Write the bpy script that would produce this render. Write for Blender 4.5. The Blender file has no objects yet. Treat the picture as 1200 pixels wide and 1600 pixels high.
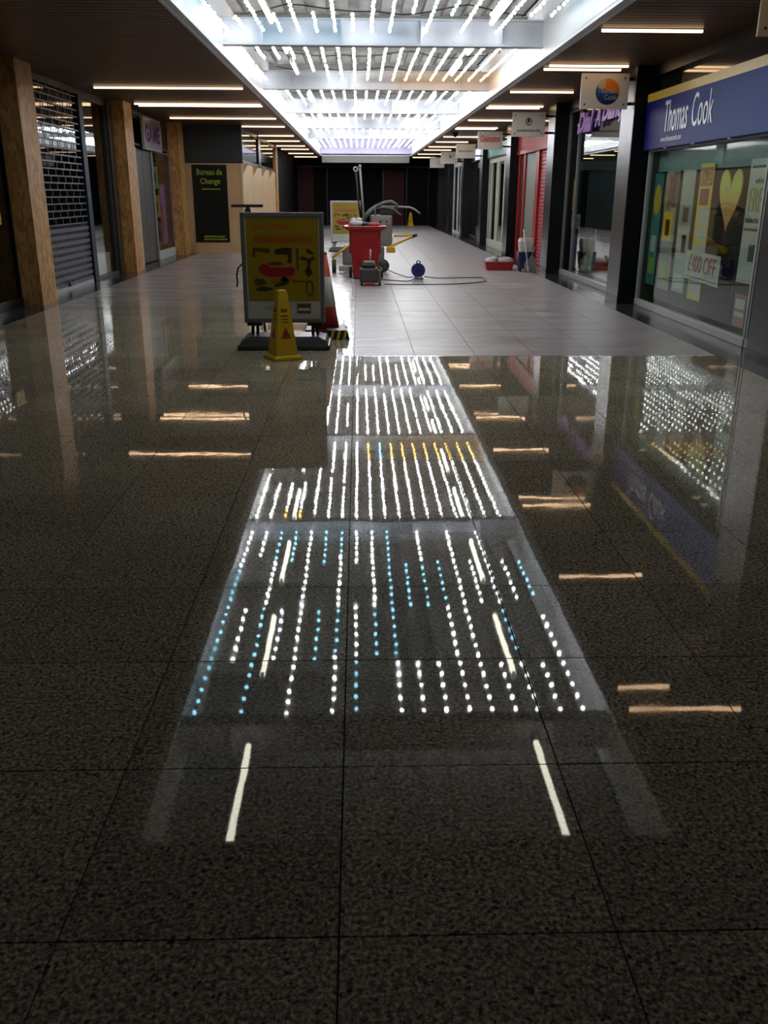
import bpy, bmesh, math, random
from mathutils import Vector, Matrix
random.seed(7)
SC = bpy.context.scene
COL = SC.collection
PI = math.pi
# ------------------------------------------------------------------ camera
F_PX, PITCH, YAW, ROLL = 1385.0, math.radians(19.73), math.radians(1.64), math.radians(0.25)
cam_data = bpy.data.cameras.new('camera'); cam = bpy.data.objects.new('camera', cam_data); COL.objects.link(cam)
cam_data.sensor_fit = 'VERTICAL'; cam_data.sensor_height = 24.0; cam_data.lens = 24.0 * F_PX / 1600.0
cam_data.clip_start = 0.05; cam_data.clip_end = 200
fw = Vector((math.sin(YAW) * math.cos(PITCH), math.cos(YAW) * math.cos(PITCH), -math.sin(PITCH)))
rt = Vector((math.cos(YAW), -math.sin(YAW), 0)); up = rt.cross(fw)
r2 = rt * math.cos(ROLL) + up * math.sin(ROLL); u2 = -rt * math.sin(ROLL) + up * math.cos(ROLL)
M = Matrix((( r2.x, u2.x, -fw.x), (r2.y, u2.y, -fw.y), (r2.z, u2.z, -fw.z))).to_4x4()
M.translation = Vector((0, 0, 1.5)); cam.matrix_world = M
SC.camera = cam
# ------------------------------------------------------------------ world, exposure
w = bpy.data.worlds.new('world'); SC.world = w; w.use_nodes = True
w.node_tree.nodes['Background'].inputs[0].default_value = (0.8, 0.85, 1, 1)
w.node_tree.nodes['Background'].inputs[1].default_value = 0.026
SC.view_settings.view_transform = 'Standard'; SC.view_settings.look = 'None'
SC.view_settings.exposure = 0.9; SC.view_settings.gamma = 1.0; SC.view_settings.use_curve_mapping = False
LED_W, LED_C, LED_A, TUBE_E, STRIP_E = 20.0, 5.5, 7.0, 4.2, 2.3
SC.cycles.sample_clamp_indirect = 6.0
SC.cycles.max_bounces = 8

# ------------------------------------------------------------------ materials
def nt(m): return m.node_tree.nodes, m.node_tree.links
MATS = {}
def mat(name, col=(.5, .5, .5), rough=.5, metal=0.0, var=0.0, scale=8.0, bump=0.0, ior=1.5, em=None, es=0.0, coat=0.0, spec=.5):
    if name in MATS: return MATS[name]
    m = bpy.data.materials.new(name); m.use_nodes = True; N, L = nt(m)
    b = N['Principled BSDF']
    b.inputs['Base Color'].default_value = (*col, 1); b.inputs['Roughness'].default_value = rough
    b.inputs['Metallic'].default_value = metal; b.inputs['IOR'].default_value = ior
    b.inputs['Coat Weight'].default_value = coat; b.inputs['Specular IOR Level'].default_value = spec
    if em: b.inputs['Emission Color'].default_value = (*em, 1); b.inputs['Emission Strength'].default_value = es
    if var or bump:
        tc = N.new('ShaderNodeTexCoord'); nz = N.new('ShaderNodeTexNoise'); nz.inputs['Scale'].default_value = scale
        nz.inputs['Detail'].default_value = 5; L.new(tc.outputs['Object'], nz.inputs['Vector'])
        if var:
            r = N.new('ShaderNodeMapRange'); r.inputs['From Min'].default_value = .3; r.inputs['From Max'].default_value = .7
            r.inputs['To Min'].default_value = 1 - var; r.inputs['To Max'].default_value = 1 + var
            L.new(nz.outputs['Fac'], r.inputs['Value'])
            mx = N.new('ShaderNodeVectorMath'); mx.operation = 'SCALE'; mx.inputs[0].default_value = col
            L.new(r.outputs['Result'], mx.inputs['Scale']); L.new(mx.outputs['Vector'], b.inputs['Base Color'])
        if bump:
            bp = N.new('ShaderNodeBump'); bp.inputs['Strength'].default_value = bump; bp.inputs['Distance'].default_value = .01
            L.new(nz.outputs['Fac'], bp.inputs['Height']); L.new(bp.outputs['Normal'], b.inputs['Normal'])
    MATS[name] = m; return m

def glass(name, tint=(.9, .95, .93), base=.045, rough=0.0, pw_=6.0):
    m = bpy.data.materials.new(name); m.use_nodes = True; N, L = nt(m); N.remove(N['Principled BSDF'])
    out = N['Material Output']; tr = N.new('ShaderNodeBsdfTransparent'); tr.inputs[0].default_value = (*tint, 1)
    gl = N.new('ShaderNodeBsdfGlossy'); gl.inputs['Roughness'].default_value = rough
    lw = N.new('ShaderNodeLayerWeight'); lw.inputs['Blend'].default_value = .5
    pw = N.new('ShaderNodeMath'); pw.operation = 'POWER'; pw.inputs[1].default_value = pw_; L.new(lw.outputs['Facing'], pw.inputs[0])
    ma = N.new('ShaderNodeMath'); ma.operation = 'MULTIPLY_ADD'; ma.inputs[1].default_value = 1 - base; ma.inputs[2].default_value = base
    L.new(pw.outputs[0], ma.inputs[0])
    mx = N.new('ShaderNodeMixShader'); L.new(ma.outputs[0], mx.inputs[0]); L.new(tr.outputs[0], mx.inputs[1]); L.new(gl.outputs[0], mx.inputs[2])
    L.new(mx.outputs[0], out.inputs[0]); MATS[name] = m; return m

def ramp(N, stops):
    r = N.new('ShaderNodeValToRGB'); e = r.color_ramp.elements
    while len(e) > 2: e.remove(e[-1])
    e[0].position, e[0].color = stops[0][0], (*stops[0][1], 1); e[1].position, e[1].color = stops[1][0], (*stops[1][1], 1)
    for p, c in stops[2:]:
        k = e.new(p); k.color = (*c, 1)
    return r

def floor_material():
    m = bpy.data.materials.new('polished_granite'); m.use_nodes = True; N, L = nt(m); b = N['Principled BSDF']
    geo = N.new('ShaderNodeNewGeometry'); pos = geo.outputs['Position']
    def math_(op, a, c=None, v=None, clamp=False):
        n = N.new('ShaderNodeMath'); n.operation = op; n.use_clamp = clamp
        for i, q in enumerate((a, c, v)):
            if q is None: continue
            if isinstance(q, (int, float)): n.inputs[i].default_value = q
            else: L.new(q, n.inputs[i])
        return n.outputs[0]
    def noise(sc, det=3, rough=.5, vec=pos):
        n = N.new('ShaderNodeTexNoise'); n.inputs['Scale'].default_value = sc; n.inputs['Detail'].default_value = det
        n.inputs['Roughness'].default_value = rough; L.new(vec, n.inputs['Vector']); return n.outputs['Fac']
    def step(v, lo, hi):
        n = N.new('ShaderNodeMapRange'); n.clamp = True; n.interpolation_type = 'SMOOTHSTEP'
        n.inputs['From Min'].default_value = lo; n.inputs['From Max'].default_value = hi; L.new(v, n.inputs['Value']); return n.outputs['Result']
    # grain of the stone
    g = ramp(N, [(.34, (.07, .064, .052)), (.47, (.27, .245, .19)), (.57, (.52, .47, .37)), (.68, (.80, .74, .60))])
    L.new(noise(85, 4, .68), g.inputs['Fac'])
    vo = N.new('ShaderNodeTexVoronoi'); vo.inputs['Scale'].default_value = 115; L.new(pos, vo.inputs['Vector'])
    cr = ramp(N, [(.10, (.30, .30, .30)), (.30, (1, 1, 1)), (.8, (1.3, 1.22, 1.1))]); L.new(vo.outputs['Color'], cr.inputs['Fac'])
    mul = N.new('ShaderNodeMixRGB'); mul.blend_type = 'MULTIPLY'; mul.inputs[0].default_value = 1
    L.new(g.outputs[0], mul.inputs[1]); L.new(cr.outputs[0], mul.inputs[2])
    oi = N.new('ShaderNodeObjectInfo'); tv = math_('MULTIPLY_ADD', oi.outputs['Random'], .24, .90)
    big = math_('MULTIPLY_ADD', noise(1.3, 3), .5, .75)
    sc = N.new('ShaderNodeVectorMath'); sc.operation = 'SCALE'; L.new(mul.outputs[0], sc.inputs[0]); L.new(math_('MULTIPLY', tv, big), sc.inputs['Scale'])
    # uncleaned film on the right; same tone painted far left for reflected light
    sp = N.new('ShaderNodeSeparateXYZ'); L.new(pos, sp.inputs[0]); X, Y = sp.outputs[0], sp.outputs[1]
    wob = math_('MULTIPLY_ADD', noise(2.5), .06, -.03)
    Yw = math_('ADD', Y, wob); Xw = math_('ADD', X, wob)
    near = step(Yw, 8.70, 8.78)
    right = step(Xw, -.16, -.02)
    wet = math_('MULTIPLY', near, right)
    far = step(Y, 14.9, 15.6)
    mpn = N.new('ShaderNodeMapping'); mpn.inputs['Scale'].default_value = (.55, 2.6, 1); L.new(pos, mpn.inputs['Vector'])
    streak = noise(1.7, 5, .6, mpn.outputs[0])
    wet_near = math_('MULTIPLY', wet, 1.0)
    leftfar = math_('MULTIPLY', step(Y, 9.5, 16), math_('SUBTRACT', 1.0, right))  # polished far-left floor, lightened in colour to stand for its reflections
    film_and_sheen = ramp(N, [(.35, (.25, .215, .215)), (.6, (.40, .375, .395))]); L.new(streak, film_and_sheen.inputs['Fac'])
    mx = N.new('ShaderNodeMixRGB'); L.new(math_('ADD', math_('MULTIPLY', wet_near, .95), math_('MULTIPLY', leftfar, .9), clamp=True), mx.inputs[0])
    L.new(sc.outputs[0], mx.inputs[1]); L.new(film_and_sheen.outputs[0], mx.inputs[2]); L.new(mx.outputs[0], b.inputs['Base Color'])
    rw = math_('ADD', math_('MULTIPLY_ADD', streak, .36, .17), math_('MULTIPLY', far, .05))
    rg = math_('ADD', .022, math_('MULTIPLY', wet_near, rw)); rg = math_('ADD', rg, math_('MULTIPLY', leftfar, .22))
    smear = math_('MULTIPLY', step(noise(3.0, 4), .5, .75), .025); rg = math_('ADD', rg, smear)
    L.new(rg, b.inputs['Roughness']); b.inputs['IOR'].default_value = 1.62
    # slight unevenness of the polish
    wv = math_('ADD', math_('MULTIPLY', noise(5, 2), .0003), math_('MULTIPLY', noise(38, 2), .000012))
    wv = math_('ADD', wv, math_('MULTIPLY', math_('MULTIPLY', streak, math_('MULTIPLY', wet_near, math_('SUBTRACT', 1.0, far))), .002))
    bp = N.new('ShaderNodeBump'); bp.inputs['Strength'].default_value = .7; bp.inputs['Distance'].default_value = 1; L.new(wv, bp.inputs['Height'])
    L.new(bp.outputs['Normal'], b.inputs['Normal'])
    return m
GRANITE = floor_material()

def osb_material():
    m = bpy.data.materials.new('chipboard'); m.use_nodes = True; N, L = nt(m); b = N['Principled BSDF']
    tc = N.new('ShaderNodeTexCoord'); mp = N.new('ShaderNodeMapping'); mp.inputs['Scale'].default_value = (1, 1, .35); L.new(tc.outputs['Object'], mp.inputs[0])
    v = N.new('ShaderNodeTexVoronoi'); v.inputs['Scale'].default_value = 26; L.new(mp.outputs[0], v.inputs['Vector'])
    r = ramp(N, [(0, (.25, .115, .030)), (.5, (.43, .215, .065)), (1, (.60, .34, .115))]); L.new(v.outputs['Color'], r.inputs['Fac'])
    n = N.new('ShaderNodeTexNoise'); n.inputs['Scale'].default_value = 60; L.new(tc.outputs['Object'], n.inputs['Vector'])
    bp = N.new('ShaderNodeBump'); bp.inputs['Strength'].default_value = .3; bp.inputs['Distance'].default_value = .005; L.new(n.outputs['Fac'], bp.inputs['Height'])
    L.new(r.outputs[0], b.inputs['Base Color']); L.new(bp.outputs[0], b.inputs['Normal']); b.inputs['Roughness'].default_value = .55
    MATS['osb'] = m
osb_material()

def slat_material():
    m = bpy.data.materials.new('brown_slats'); m.use_nodes = True; N, L = nt(m); b = N['Principled BSDF']
    tc = N.new('ShaderNodeTexCoord'); mp = N.new('ShaderNodeMapping'); mp.inputs['Scale'].default_value = (.6, 14, 6); L.new(tc.outputs['Object'], mp.inputs[0])
    n = N.new('ShaderNodeTexNoise'); n.inputs['Scale'].default_value = 2.2; n.inputs['Detail'].default_value = 6; L.new(mp.outputs[0], n.inputs['Vector'])
    r = ramp(N, [(.3, (.060, .030, .016)), (.7, (.165, .085, .045))]); L.new(n.outputs['Fac'], r.inputs['Fac'])
    L.new(r.outputs[0], b.inputs['Base Color']); b.inputs['Roughness'].default_value = .42; b.inputs['Specular IOR Level'].default_value = .25
    MATS['slat'] = m
slat_material()

def fascia_material():
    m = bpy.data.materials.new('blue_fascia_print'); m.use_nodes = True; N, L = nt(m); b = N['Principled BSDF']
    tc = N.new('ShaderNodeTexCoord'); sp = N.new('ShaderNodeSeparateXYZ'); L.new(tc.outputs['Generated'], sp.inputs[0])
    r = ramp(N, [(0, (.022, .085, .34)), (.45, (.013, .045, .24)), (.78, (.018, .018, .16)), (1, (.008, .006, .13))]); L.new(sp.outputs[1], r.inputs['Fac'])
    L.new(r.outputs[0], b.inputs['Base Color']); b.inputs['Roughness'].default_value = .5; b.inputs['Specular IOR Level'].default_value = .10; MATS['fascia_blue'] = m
fascia_material()
def grad(name, c0, c1, axis=2, rough=.4):
    m = bpy.data.materials.new(name); m.use_nodes = True; N, L = nt(m); b = N['Principled BSDF']
    tc = N.new('ShaderNodeTexCoord'); sp = N.new('ShaderNodeSeparateXYZ'); L.new(tc.outputs['Generated'], sp.inputs[0])
    r = ramp(N, [(.1, c0), (.75, c1)]); L.new(sp.outputs[axis], r.inputs['Fac']); L.new(r.outputs[0], b.inputs['Base Color']); b.inputs['Roughness'].default_value = rough
    MATS[name] = m; return m

glass('shop_glass'); glass('gift_glass', base=.10, pw_=3.6); glass('door_glass', (.85, .9, .88), .06); glass('transom_glass', (.5, .55, .55), .10)
W_ = mat('white_paint', (.62, .62, .60), .45, var=.05); BLK = mat('black_metal', (.006, .0065, .008), .32, ior=1.45, spec=.3)
COLM = mat('dark_bronze_metal', (.035, .034, .038), .30, metal=.6); DGREY = mat('dark_grey', (.035, .037, .04), .5)
NAVY = mat('navy_metal', (.006, .016, .035), .5, spec=.25); GREY = mat('grey_metal', (.20, .21, .21), .42, metal=.3); LGREY = mat('pale_grey_frame', (.42, .44, .43), .45)
ALU = mat('aluminium', (.45, .46, .47), .35, metal=.8); DECK = mat('galvanised_deck', (.24, .23, .21), .55, metal=.2, var=.25, scale=3)
BEAM = mat('white_steel_beam', (.55, .57, .62), .5, var=.06, scale=4); SIDEW = mat('white_side_board', (.72, .72, .74), .45)
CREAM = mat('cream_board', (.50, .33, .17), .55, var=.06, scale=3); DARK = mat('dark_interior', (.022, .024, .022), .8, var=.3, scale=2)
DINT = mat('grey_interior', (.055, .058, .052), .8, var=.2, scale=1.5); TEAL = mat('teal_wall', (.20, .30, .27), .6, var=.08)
RED = mat('red_frame', (.32, .012, .010), .4); SHRED = mat('red_shutter', (.42, .045, .05), .45); MAROON = mat('maroon_panel', (.040, .004, .004), .6, spec=.2)
YEL = mat('yellow_plastic', (.72, .46, .02), .38, var=.05); BKPL = mat('black_plastic', (.012, .013, .014), .38, var=.2)
GPL = mat('grey_plastic', (.05, .052, .05), .45, var=.1); BLADE = mat('sign_white', (.74, .68, .58), .4); RBIN = mat('red_bin_plastic', (.33, .010, .012), .35, var=.08, scale=5)
WIRE = mat('black_wire', (.01, .01, .01), .5); SCREW = mat('screw', (.12, .11, .10), .3, metal=1)
PURP = mat('purple_letters', (.30, .10, .52), .4); ORG = mat('cone_orange', (.55, .035, .012), .4, var=.06); CWHITE = mat('cone_white', (.50, .50, .44), .5)
PY = mat('poster_yellow', (.30, .21, .008), .35); PO = mat('poster_orange', (.36, .085, .01), .4); PD = mat('poster_dark', (.035, .028, .008), .4)
PW = mat('poster_white', (.50, .52, .46), .35); PR = mat('poster_red', (.30, .010, .018), .4); PBR = mat('poster_brown', (.10, .05, .012), .4)
PG = mat('poster_green', (.22, .40, .06), .4); PT = mat('poster_teal', (.06, .22, .22), .4); PBL = mat('poster_blue', (.03, .10, .42), .4)
LIME = mat('lime_letters', (.30, .42, .03), .5); GB = mat('black_print', (.004, .005, .005), .3); BAG = mat('white_bag', (.65, .64, .66), .45, var=.1)
BLUE = mat('blue_plastic', (.022, .022, .16), .35); NBLUE = mat('navy_plastic', (.012, .016, .07), .4); GRT = mat('grout', (.018, .016, .013), .9)
SLATE = mat('dark_border_stone', (.040, .042, .048), .16, var=.25, scale=30, ior=1.5)
LW = mat('led_white', (.8, .8, .8), .4, em=(.93, .96, 1.0), es=LED_W); LC = mat('led_cyan', (.5, .8, .9), .4, em=(.30, .74, 1.0), es=LED_C)
LA = mat('led_amber', (.9, .6, .2), .4, em=(1.0, .52, .12), es=LED_A); TUBE = mat('tube_glow', (.9, .9, .8), .4, em=(1.0, .97, .78), es=TUBE_E)
STRIP = mat('strip_glow', (.9, .8, .7), .4, em=(1.0, .64, .36), es=STRIP_E)
BLIT = mat('small_lit_sign', (.5, .6, .9), .4, em=(.55, .70, 1.0), es=.55)
RGLASS = mat('glossy_dark_panel', (.02, .021, .02), .06, ior=1.7)

# ------------------------------------------------------------------ mesh builder
class MB:
    def __init__(s): s.v, s.f, s.sm = [], [], []
    def add(s, vs, fs, smooth=False):
        n = len(s.v); s.v += [tuple(q) for q in vs]; s.f += [tuple(n + i for i in f) for f in fs]; s.sm += [smooth] * len(fs); return s
    def box(s, x0, x1, y0, y1, z0, z1, b=0.0):
        if x0 > x1: x0, x1 = x1, x0
        if y0 > y1: y0, y1 = y1, y0
        if z0 > z1: z0, z1 = z1, z0
        if b <= 0:
            return s.add([(x, y, z) for x in (x0, x1) for y in (y0, y1) for z in (z0, z1)],
                         [(0, 1, 3, 2), (4, 6, 7, 5), (0, 4, 5, 1), (2, 3, 7, 6), (0, 2, 6, 4), (1, 5, 7, 3)])
        bm = bmesh.new(); bmesh.ops.create_cube(bm, size=1)
        for q in bm.verts: q.co = Vector(((x0 + x1) / 2 + q.co.x * (x1 - x0), (y0 + y1) / 2 + q.co.y * (y1 - y0), (z0 + z1) / 2 + q.co.z * (z1 - z0)))
        bmesh.ops.bevel(bm, geom=bm.edges[:], offset=b, segments=2, affect='EDGES', profile=.5)
        bm.verts.index_update(); s.add([q.co for q in bm.verts], [[q.index for q in f.verts] for f in bm.faces]); bm.free(); return s
    def rings(s, rs, smooth=True, cap=True, closed=False):
        n = len(rs[0]); vs = [p for r in rs for p in r]; fs = []
        R = len(rs)
        for i in range(R if closed else R - 1):
            for j in range(n):
                a = i * n + j; b_ = i * n + (j + 1) % n; c = ((i + 1) % R) * n + (j + 1) % n; d = ((i + 1) % R) * n + j
                fs.append((a, b_, c, d))
        base = len(s.v); s.add(vs, fs, smooth)
        if cap and not closed:
            s.f.append(tuple(base + j for j in reversed(range(n)))); s.sm.append(False)
            s.f.append(tuple(base + (R - 1) * n + j for j in range(n))); s.sm.append(False)
        return s
    def cyl(s, p, q, r0, r1=None, n=12):
        r1 = r0 if r1 is None else r1; p, q = Vector(p), Vector(q); d = (q - p).normalized()
        a = d.orthogonal().normalized(); c = d.cross(a)
        return s.rings([[o + (a * math.cos(2 * PI * k / n) + c * math.sin(2 * PI * k / n)) * r for k in range(n)] for o, r in ((p, r0), (q, r1))])
    def tube(s, pts, r, n=8, closed=False):
        P = [Vector(p) for p in pts]; rs = []; a = None; m = len(P)
        for i, p in enumerate(P):
            if closed: d = P[(i + 1) % m] - P[i - 1]
            else: d = P[min(i + 1, m - 1)] - P[max(i - 1, 0)]
            d.normalize()
            a = d.orthogonal() if a is None else a - d * a.dot(d)
            a.normalize(); c = d.cross(a); rr = r[i] if isinstance(r, (list, tuple)) else r
            rs.append([p + (a * math.cos(2 * PI * k / n) + c * math.sin(2 * PI * k / n)) * rr for k in range(n)])
        return s.rings(rs, closed=closed)
    def lathe(s, prof, c=(0, 0, 0), n=16, axis='z', rot=0.0, sx=1.0, sy=1.0, smooth=True):
        rs = []
        for r, h in prof:
            ring = []
            for k in range(n):
                a = rot + 2 * PI * k / n; u, v_ = r * math.cos(a) * sx, r * math.sin(a) * sy
                ring.append({'z': (c[0] + u, c[1] + v_, c[2] + h), 'x': (c[0] + h, c[1] + u, c[2] + v_), 'y': (c[0] + u, c[1] + h, c[2] - v_)}[axis])
            rs.append(ring)
        return s.rings(rs, smooth=smooth)
    def prism(s, pts, face, d0, d1):
        """pts: (u, v) outline on a board; face S looks at -Y, R looks at -X, L looks at +X, U looks up"""
        a = [mp(face, u, v, d0) for u, v in pts]; b_ = [mp(face, u, v, d1) for u, v in pts]; n = len(pts)
        return s.add(a + b_, [tuple(reversed(range(n))), tuple(range(n, 2 * n))] + [(i, (i + 1) % n, n + (i + 1) % n, n + i) for i in range(n)])
    def rect(s, face, u0, u1, v0, v1, d0, d1): return s.prism([(u0, v0), (u1, v0), (u1, v1), (u0, v1)], face, d0, d1)
    def ball(s, c, r, n=12, m=8, sc=(1, 1, 1)):
        rs = []
        for i in range(1, m):
            t = PI * i / m; rs.append([(c[0] + r * sc[0] * math.sin(t) * math.cos(2 * PI * k / n), c[1] + r * sc[1] * math.sin(t) * math.sin(2 * PI * k / n), c[2] - r * sc[2] * math.cos(t)) for k in range(n)])
        return s.rings(rs)
    def mesh(s, name, m, off=None):
        me = bpy.data.meshes.new(name); vs = s.v if off is None else [tuple(Vector(q) - Vector(off)) for q in s.v]
        me.from_pydata(vs, [], s.f); me.materials.append(m)
        me.polygons.foreach_set('use_smooth', s.sm); me.update()
        bm = bmesh.new(); bm.from_mesh(me); bmesh.ops.recalc_face_normals(bm, faces=bm.faces); bm.to_mesh(me); bm.free()
        return me

def mp(face, u, v, d):
    return {'S': (u, -d, v), 'R': (-d, -u, v), 'L': (d, u, v), 'U': (u, v, d), 'N': (-u, d, v)}[face]
ROT = {'S': Matrix(((1, 0, 0), (0, 0, -1), (0, 1, 0))), 'R': Matrix(((0, 0, -1), (-1, 0, 0), (0, 1, 0))), 'L': Matrix(((0, 0, 1), (1, 0, 0), (0, 1, 0)))}

def link(name, data, parent=None, loc=None, rot=None):
    o = bpy.data.objects.new(name, data); COL.objects.link(o)
    if parent: o.parent = parent
    if loc is not None: o.location = loc
    if rot is not None: o.rotation_euler = rot
    return o
def tag(o, label=None, cat=None, group=None, kind=None):
    if label: o['label'] = label
    if cat: o['category'] = cat
    if group: o['group'] = group
    if kind: o['kind'] = kind
    return o
def thing(name, label, cat, loc, rz=0, group=None): return tag(link(name, None, None, loc, (0, 0, rz)), label, cat, group)
def part(name, mb, m, parent, label=None, kind=None):
    """mesh given in the parent's own space"""
    return tag(link(name, mb.mesh(name, m), parent), label, None, None, kind)
def wpart(name, mb, m, parent, label=None, kind=None):
    """mesh given in world space"""
    off = Vector((0, 0, 0)); p = parent
    while p: off += p.location; p = p.parent
    return tag(link(name, mb.mesh(name, m, off), parent), label, None, None, kind)
def struct(name, loc=(0, 0, 0)): return tag(link(name, None, None, loc), kind='structure')
def solo(name, mb, m, label, cat, loc, rz=0, group=None): return tag(link(name, mb.mesh(name, m), None, loc, (0, 0, rz)), label, cat, group)

def text(body, face, u0, v0, wd, ht, d, m, parent, shear=0.0, thick=.004, name='lettering', rough=0, bold=0.0):
    """lettering fitted in a box (u0, v0, width, height) on a board of the given facing, in the parent's own space"""
    cu = bpy.data.curves.new(name, 'FONT'); cu.body = body; cu.size = 1; cu.extrude = .01; cu.shear = shear; cu.offset = bold; cu.resolution_u = 3
    o = bpy.data.objects.new(name, cu); COL.objects.link(o)
    dg = bpy.context.evaluated_depsgraph_get(); me = bpy.data.meshes.new_from_object(o.evaluated_get(dg))
    bpy.data.objects.remove(o); xs = [q.co.x for q in me.vertices]; ys = [q.co.y for q in me.vertices]
    x0, x1, y0, y1 = min(xs), max(xs), min(ys), max(ys)
    for q in me.vertices:
        u = u0 + (q.co.x - x0) / (x1 - x0) * wd; v = v0 + (q.co.y - y0) / (y1 - y0) * ht; dd = d + (thick if q.co.z > 0 else 0)
        q.co = Vector(mp(face, u, v, dd))
    me.materials.clear(); me.materials.append(m); me.name = name
    return link(name, me, parent)

def dashes(face, u0, v0, wd, ht, d, m, parent, n=9):
    """a line of small print too blurred to read: a row of short strokes"""
    b = MB(); u = u0; rnd = random.Random(n * 7 + int(wd * 100))
    while u < u0 + wd:
        w_ = wd / n * rnd.uniform(.35, .9); b.rect(face, u, min(u + w_, u0 + wd), v0, v0 + ht * rnd.uniform(.7, 1), d, d + .001); u += w_ + wd / n * .18
    part('small_print', b, m, parent, kind='stuff')

# ------------------------------------------------------------------ floor
X_L, X_R, CEIL, Y_END = -4.25, 3.55, 3.15, 47.6
floor = struct('floor')
wpart('floor_slab', MB().box(-7.6, 7.6, -3, 52, -.2, -.012), GRT, floor)
def visible(x, y):
    q = M.inverted() @ Vector((x, y, 0))
    if q.z > -.1: return False
    u, v = 600 + F_PX * q.x / -q.z, 800 - F_PX * q.y / -q.z
    return -120 < u < 1320 and 0 < v < 1760
tm = MB(); a_, h_ = .2980, .2976
tm.rings([[(-a_, -a_, -.012), (a_, -a_, -.012), (a_, a_, -.012), (-a_, a_, -.012)], [(-a_, -a_, -.0018), (a_, -a_, -.0018), (a_, a_, -.0018), (-a_, a_, -.0018)],
          [(-h_, -h_, 0), (h_, -h_, 0), (h_, h_, 0), (-h_, h_, 0)]], smooth=False)
tile_me = tm.mesh('tile', GRANITE)
cells = [(-.05 + .6 * i + .3, 1.484 + .6 * j + .3) for i in range(-7, 6) for j in range(-6, 78)]
vis = sorted([c for c in cells if visible(*c)], key=lambda c: math.hypot(*c))[:298]
vs_ = set(vis)
for c in vis:
    o = link('tile', tile_me, floor, (c[0], c[1], random.uniform(-.0004, .0004))); o.rotation_euler = (random.gauss(0, .00035), random.gauss(0, .00035), 0)
rest = MB()
for c in cells:
    if c in vs_: continue
    rest.rings([[(c[0] + sx * s_, c[1] + sy * s_, z) for sx, sy in ((-1, -1), (1, -1), (1, 1), (-1, 1))] for s_, z in ((a_, -.012), (a_, -.0018), (h_, 0))], smooth=False)
wpart('far_tiles', rest, GRANITE, floor, kind='stuff')
for n_, (xa, xb) in enumerate(((X_R + .004, 4.02), (-4.78, X_L - .004))):
    tr = struct('trim_%d' % (n_ + 1)); bt = MB().box(-(xb - xa) / 2, (xb - xa) / 2, -.446, .446, -.012, .0); btm = bt.mesh('tile', SLATE)
    for j in range(-2, 52): link('tile', btm, tr, ((xa + xb) / 2, 1.484 + .9 * j + .45, 0))

# ------------------------------------------------------------------ ceiling and light recess
RX0, RX1, RY0, RY1, RTOP = -1.77, 2.46, 5.55, 44.0, 3.98
ceiling = struct('ceiling')
cb = MB()
for xa, xb, ya, yb in ((-4.9, RX0, RY0, RY1), (RX1, 4.3, RY0, RY1), (-4.9, 4.3, -3, RY0), (-4.9, 4.3, RY1, Y_END)): cb.box(xa, xb, ya, yb, CEIL + .035, CEIL + .09)
wpart('backing_board', cb, DARK, ceiling)
sl = MB(); y = -2.9
while y < Y_END - .1:
    for xa, xb in (((-4.88, RX0 - .03), (RX1 + .03, 4.28)) if RY0 - .05 < y < RY1 - .05 else ((-4.88, 4.28),)): sl.box(xa, xb, y, y + .132, CEIL, CEIL + .035)
    y += .150
wpart('ceiling_slats', sl, MATS['slat'], ceiling, kind='stuff')
wpart('recess_side', MB().box(RX0 - .03, RX0, RY0, RY1, CEIL - .012, RTOP), SIDEW, ceiling)
wpart('recess_side', MB().box(RX1, RX1 + .03, RY0, RY1, CEIL - .012, RTOP), SIDEW, ceiling)
wpart('recess_lip', MB().box(RX0, RX0 + .07, RY0, RY1, CEIL + .0, CEIL + .035), SIDEW, ceiling)
wpart('recess_lip', MB().box(RX1 - .07, RX1, RY0, RY1, CEIL + .0, CEIL + .035), SIDEW, ceiling)
wpart('recess_end', MB().box(RX0, RX1, RY0 - .03, RY0, CEIL, RTOP), SIDEW, ceiling)
wpart('recess_end', MB().box(RX0, RX1, RY1, RY1 + .03, CEIL, RTOP), mat('lavender_lit_board', (.68, .62, .90), .6), ceiling)  # lavender of the light on this far board is put into its colour
wpart('bulkhead', MB().box(RX0 + .1, RX1 - .1, RY1 + .04, RY1 + .4, 2.86, CEIL), mat('grey_green_panel', (.16, .18, .15), .5), ceiling)
dk = MB(); x = RX0
while x < RX1 - .05:            # metal decking, ribs running down the hall
    dk.box(x, x + .14, RY0, RY1, RTOP - .05, RTOP); dk.box(x + .14, x + .30, RY0, RY1, RTOP + .01, RTOP + .03); x += .30
wpart('metal_decking', dk, DECK, ceiling, kind='stuff')
wpart('recess_roof', MB().box(RX0 - .03, RX1 + .03, RY0, RY1, RTOP + .03, RTOP + .06), DARK, ceiling)
BEAMS = [7.50, 13.15, 18.4, 23.65, 28.9, 34.15]
for by in BEAMS:
    b = MB(); b.box(RX0, RX1, by - .012, by + .012, 3.37, 3.64); b.box(RX0, RX1, by - .09, by + .09, 3.34, 3.37); b.box(RX0, RX1, by - .09, by + .09, 3.64, 3.66)
    bo = wpart('beam', b, BEAM, ceiling)
    st = MB()
    for k in range(4): st.box(RX0 + .5 + k * 1.05, RX0 + .53 + k * 1.05, by - .08, by - .012, 3.37, 3.64)
    wpart('stiffener', st, BEAM, bo)
# secondary cross-members and ducts up in the void
for k in range(14):
    yy = 9.2 + k * 2.6
    if all(abs(yy - q) > .4 for q in BEAMS): wpart('purlin', MB().box(RX0, RX1, yy, yy + .07, 3.80, 3.92), DECK, ceiling)

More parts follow.
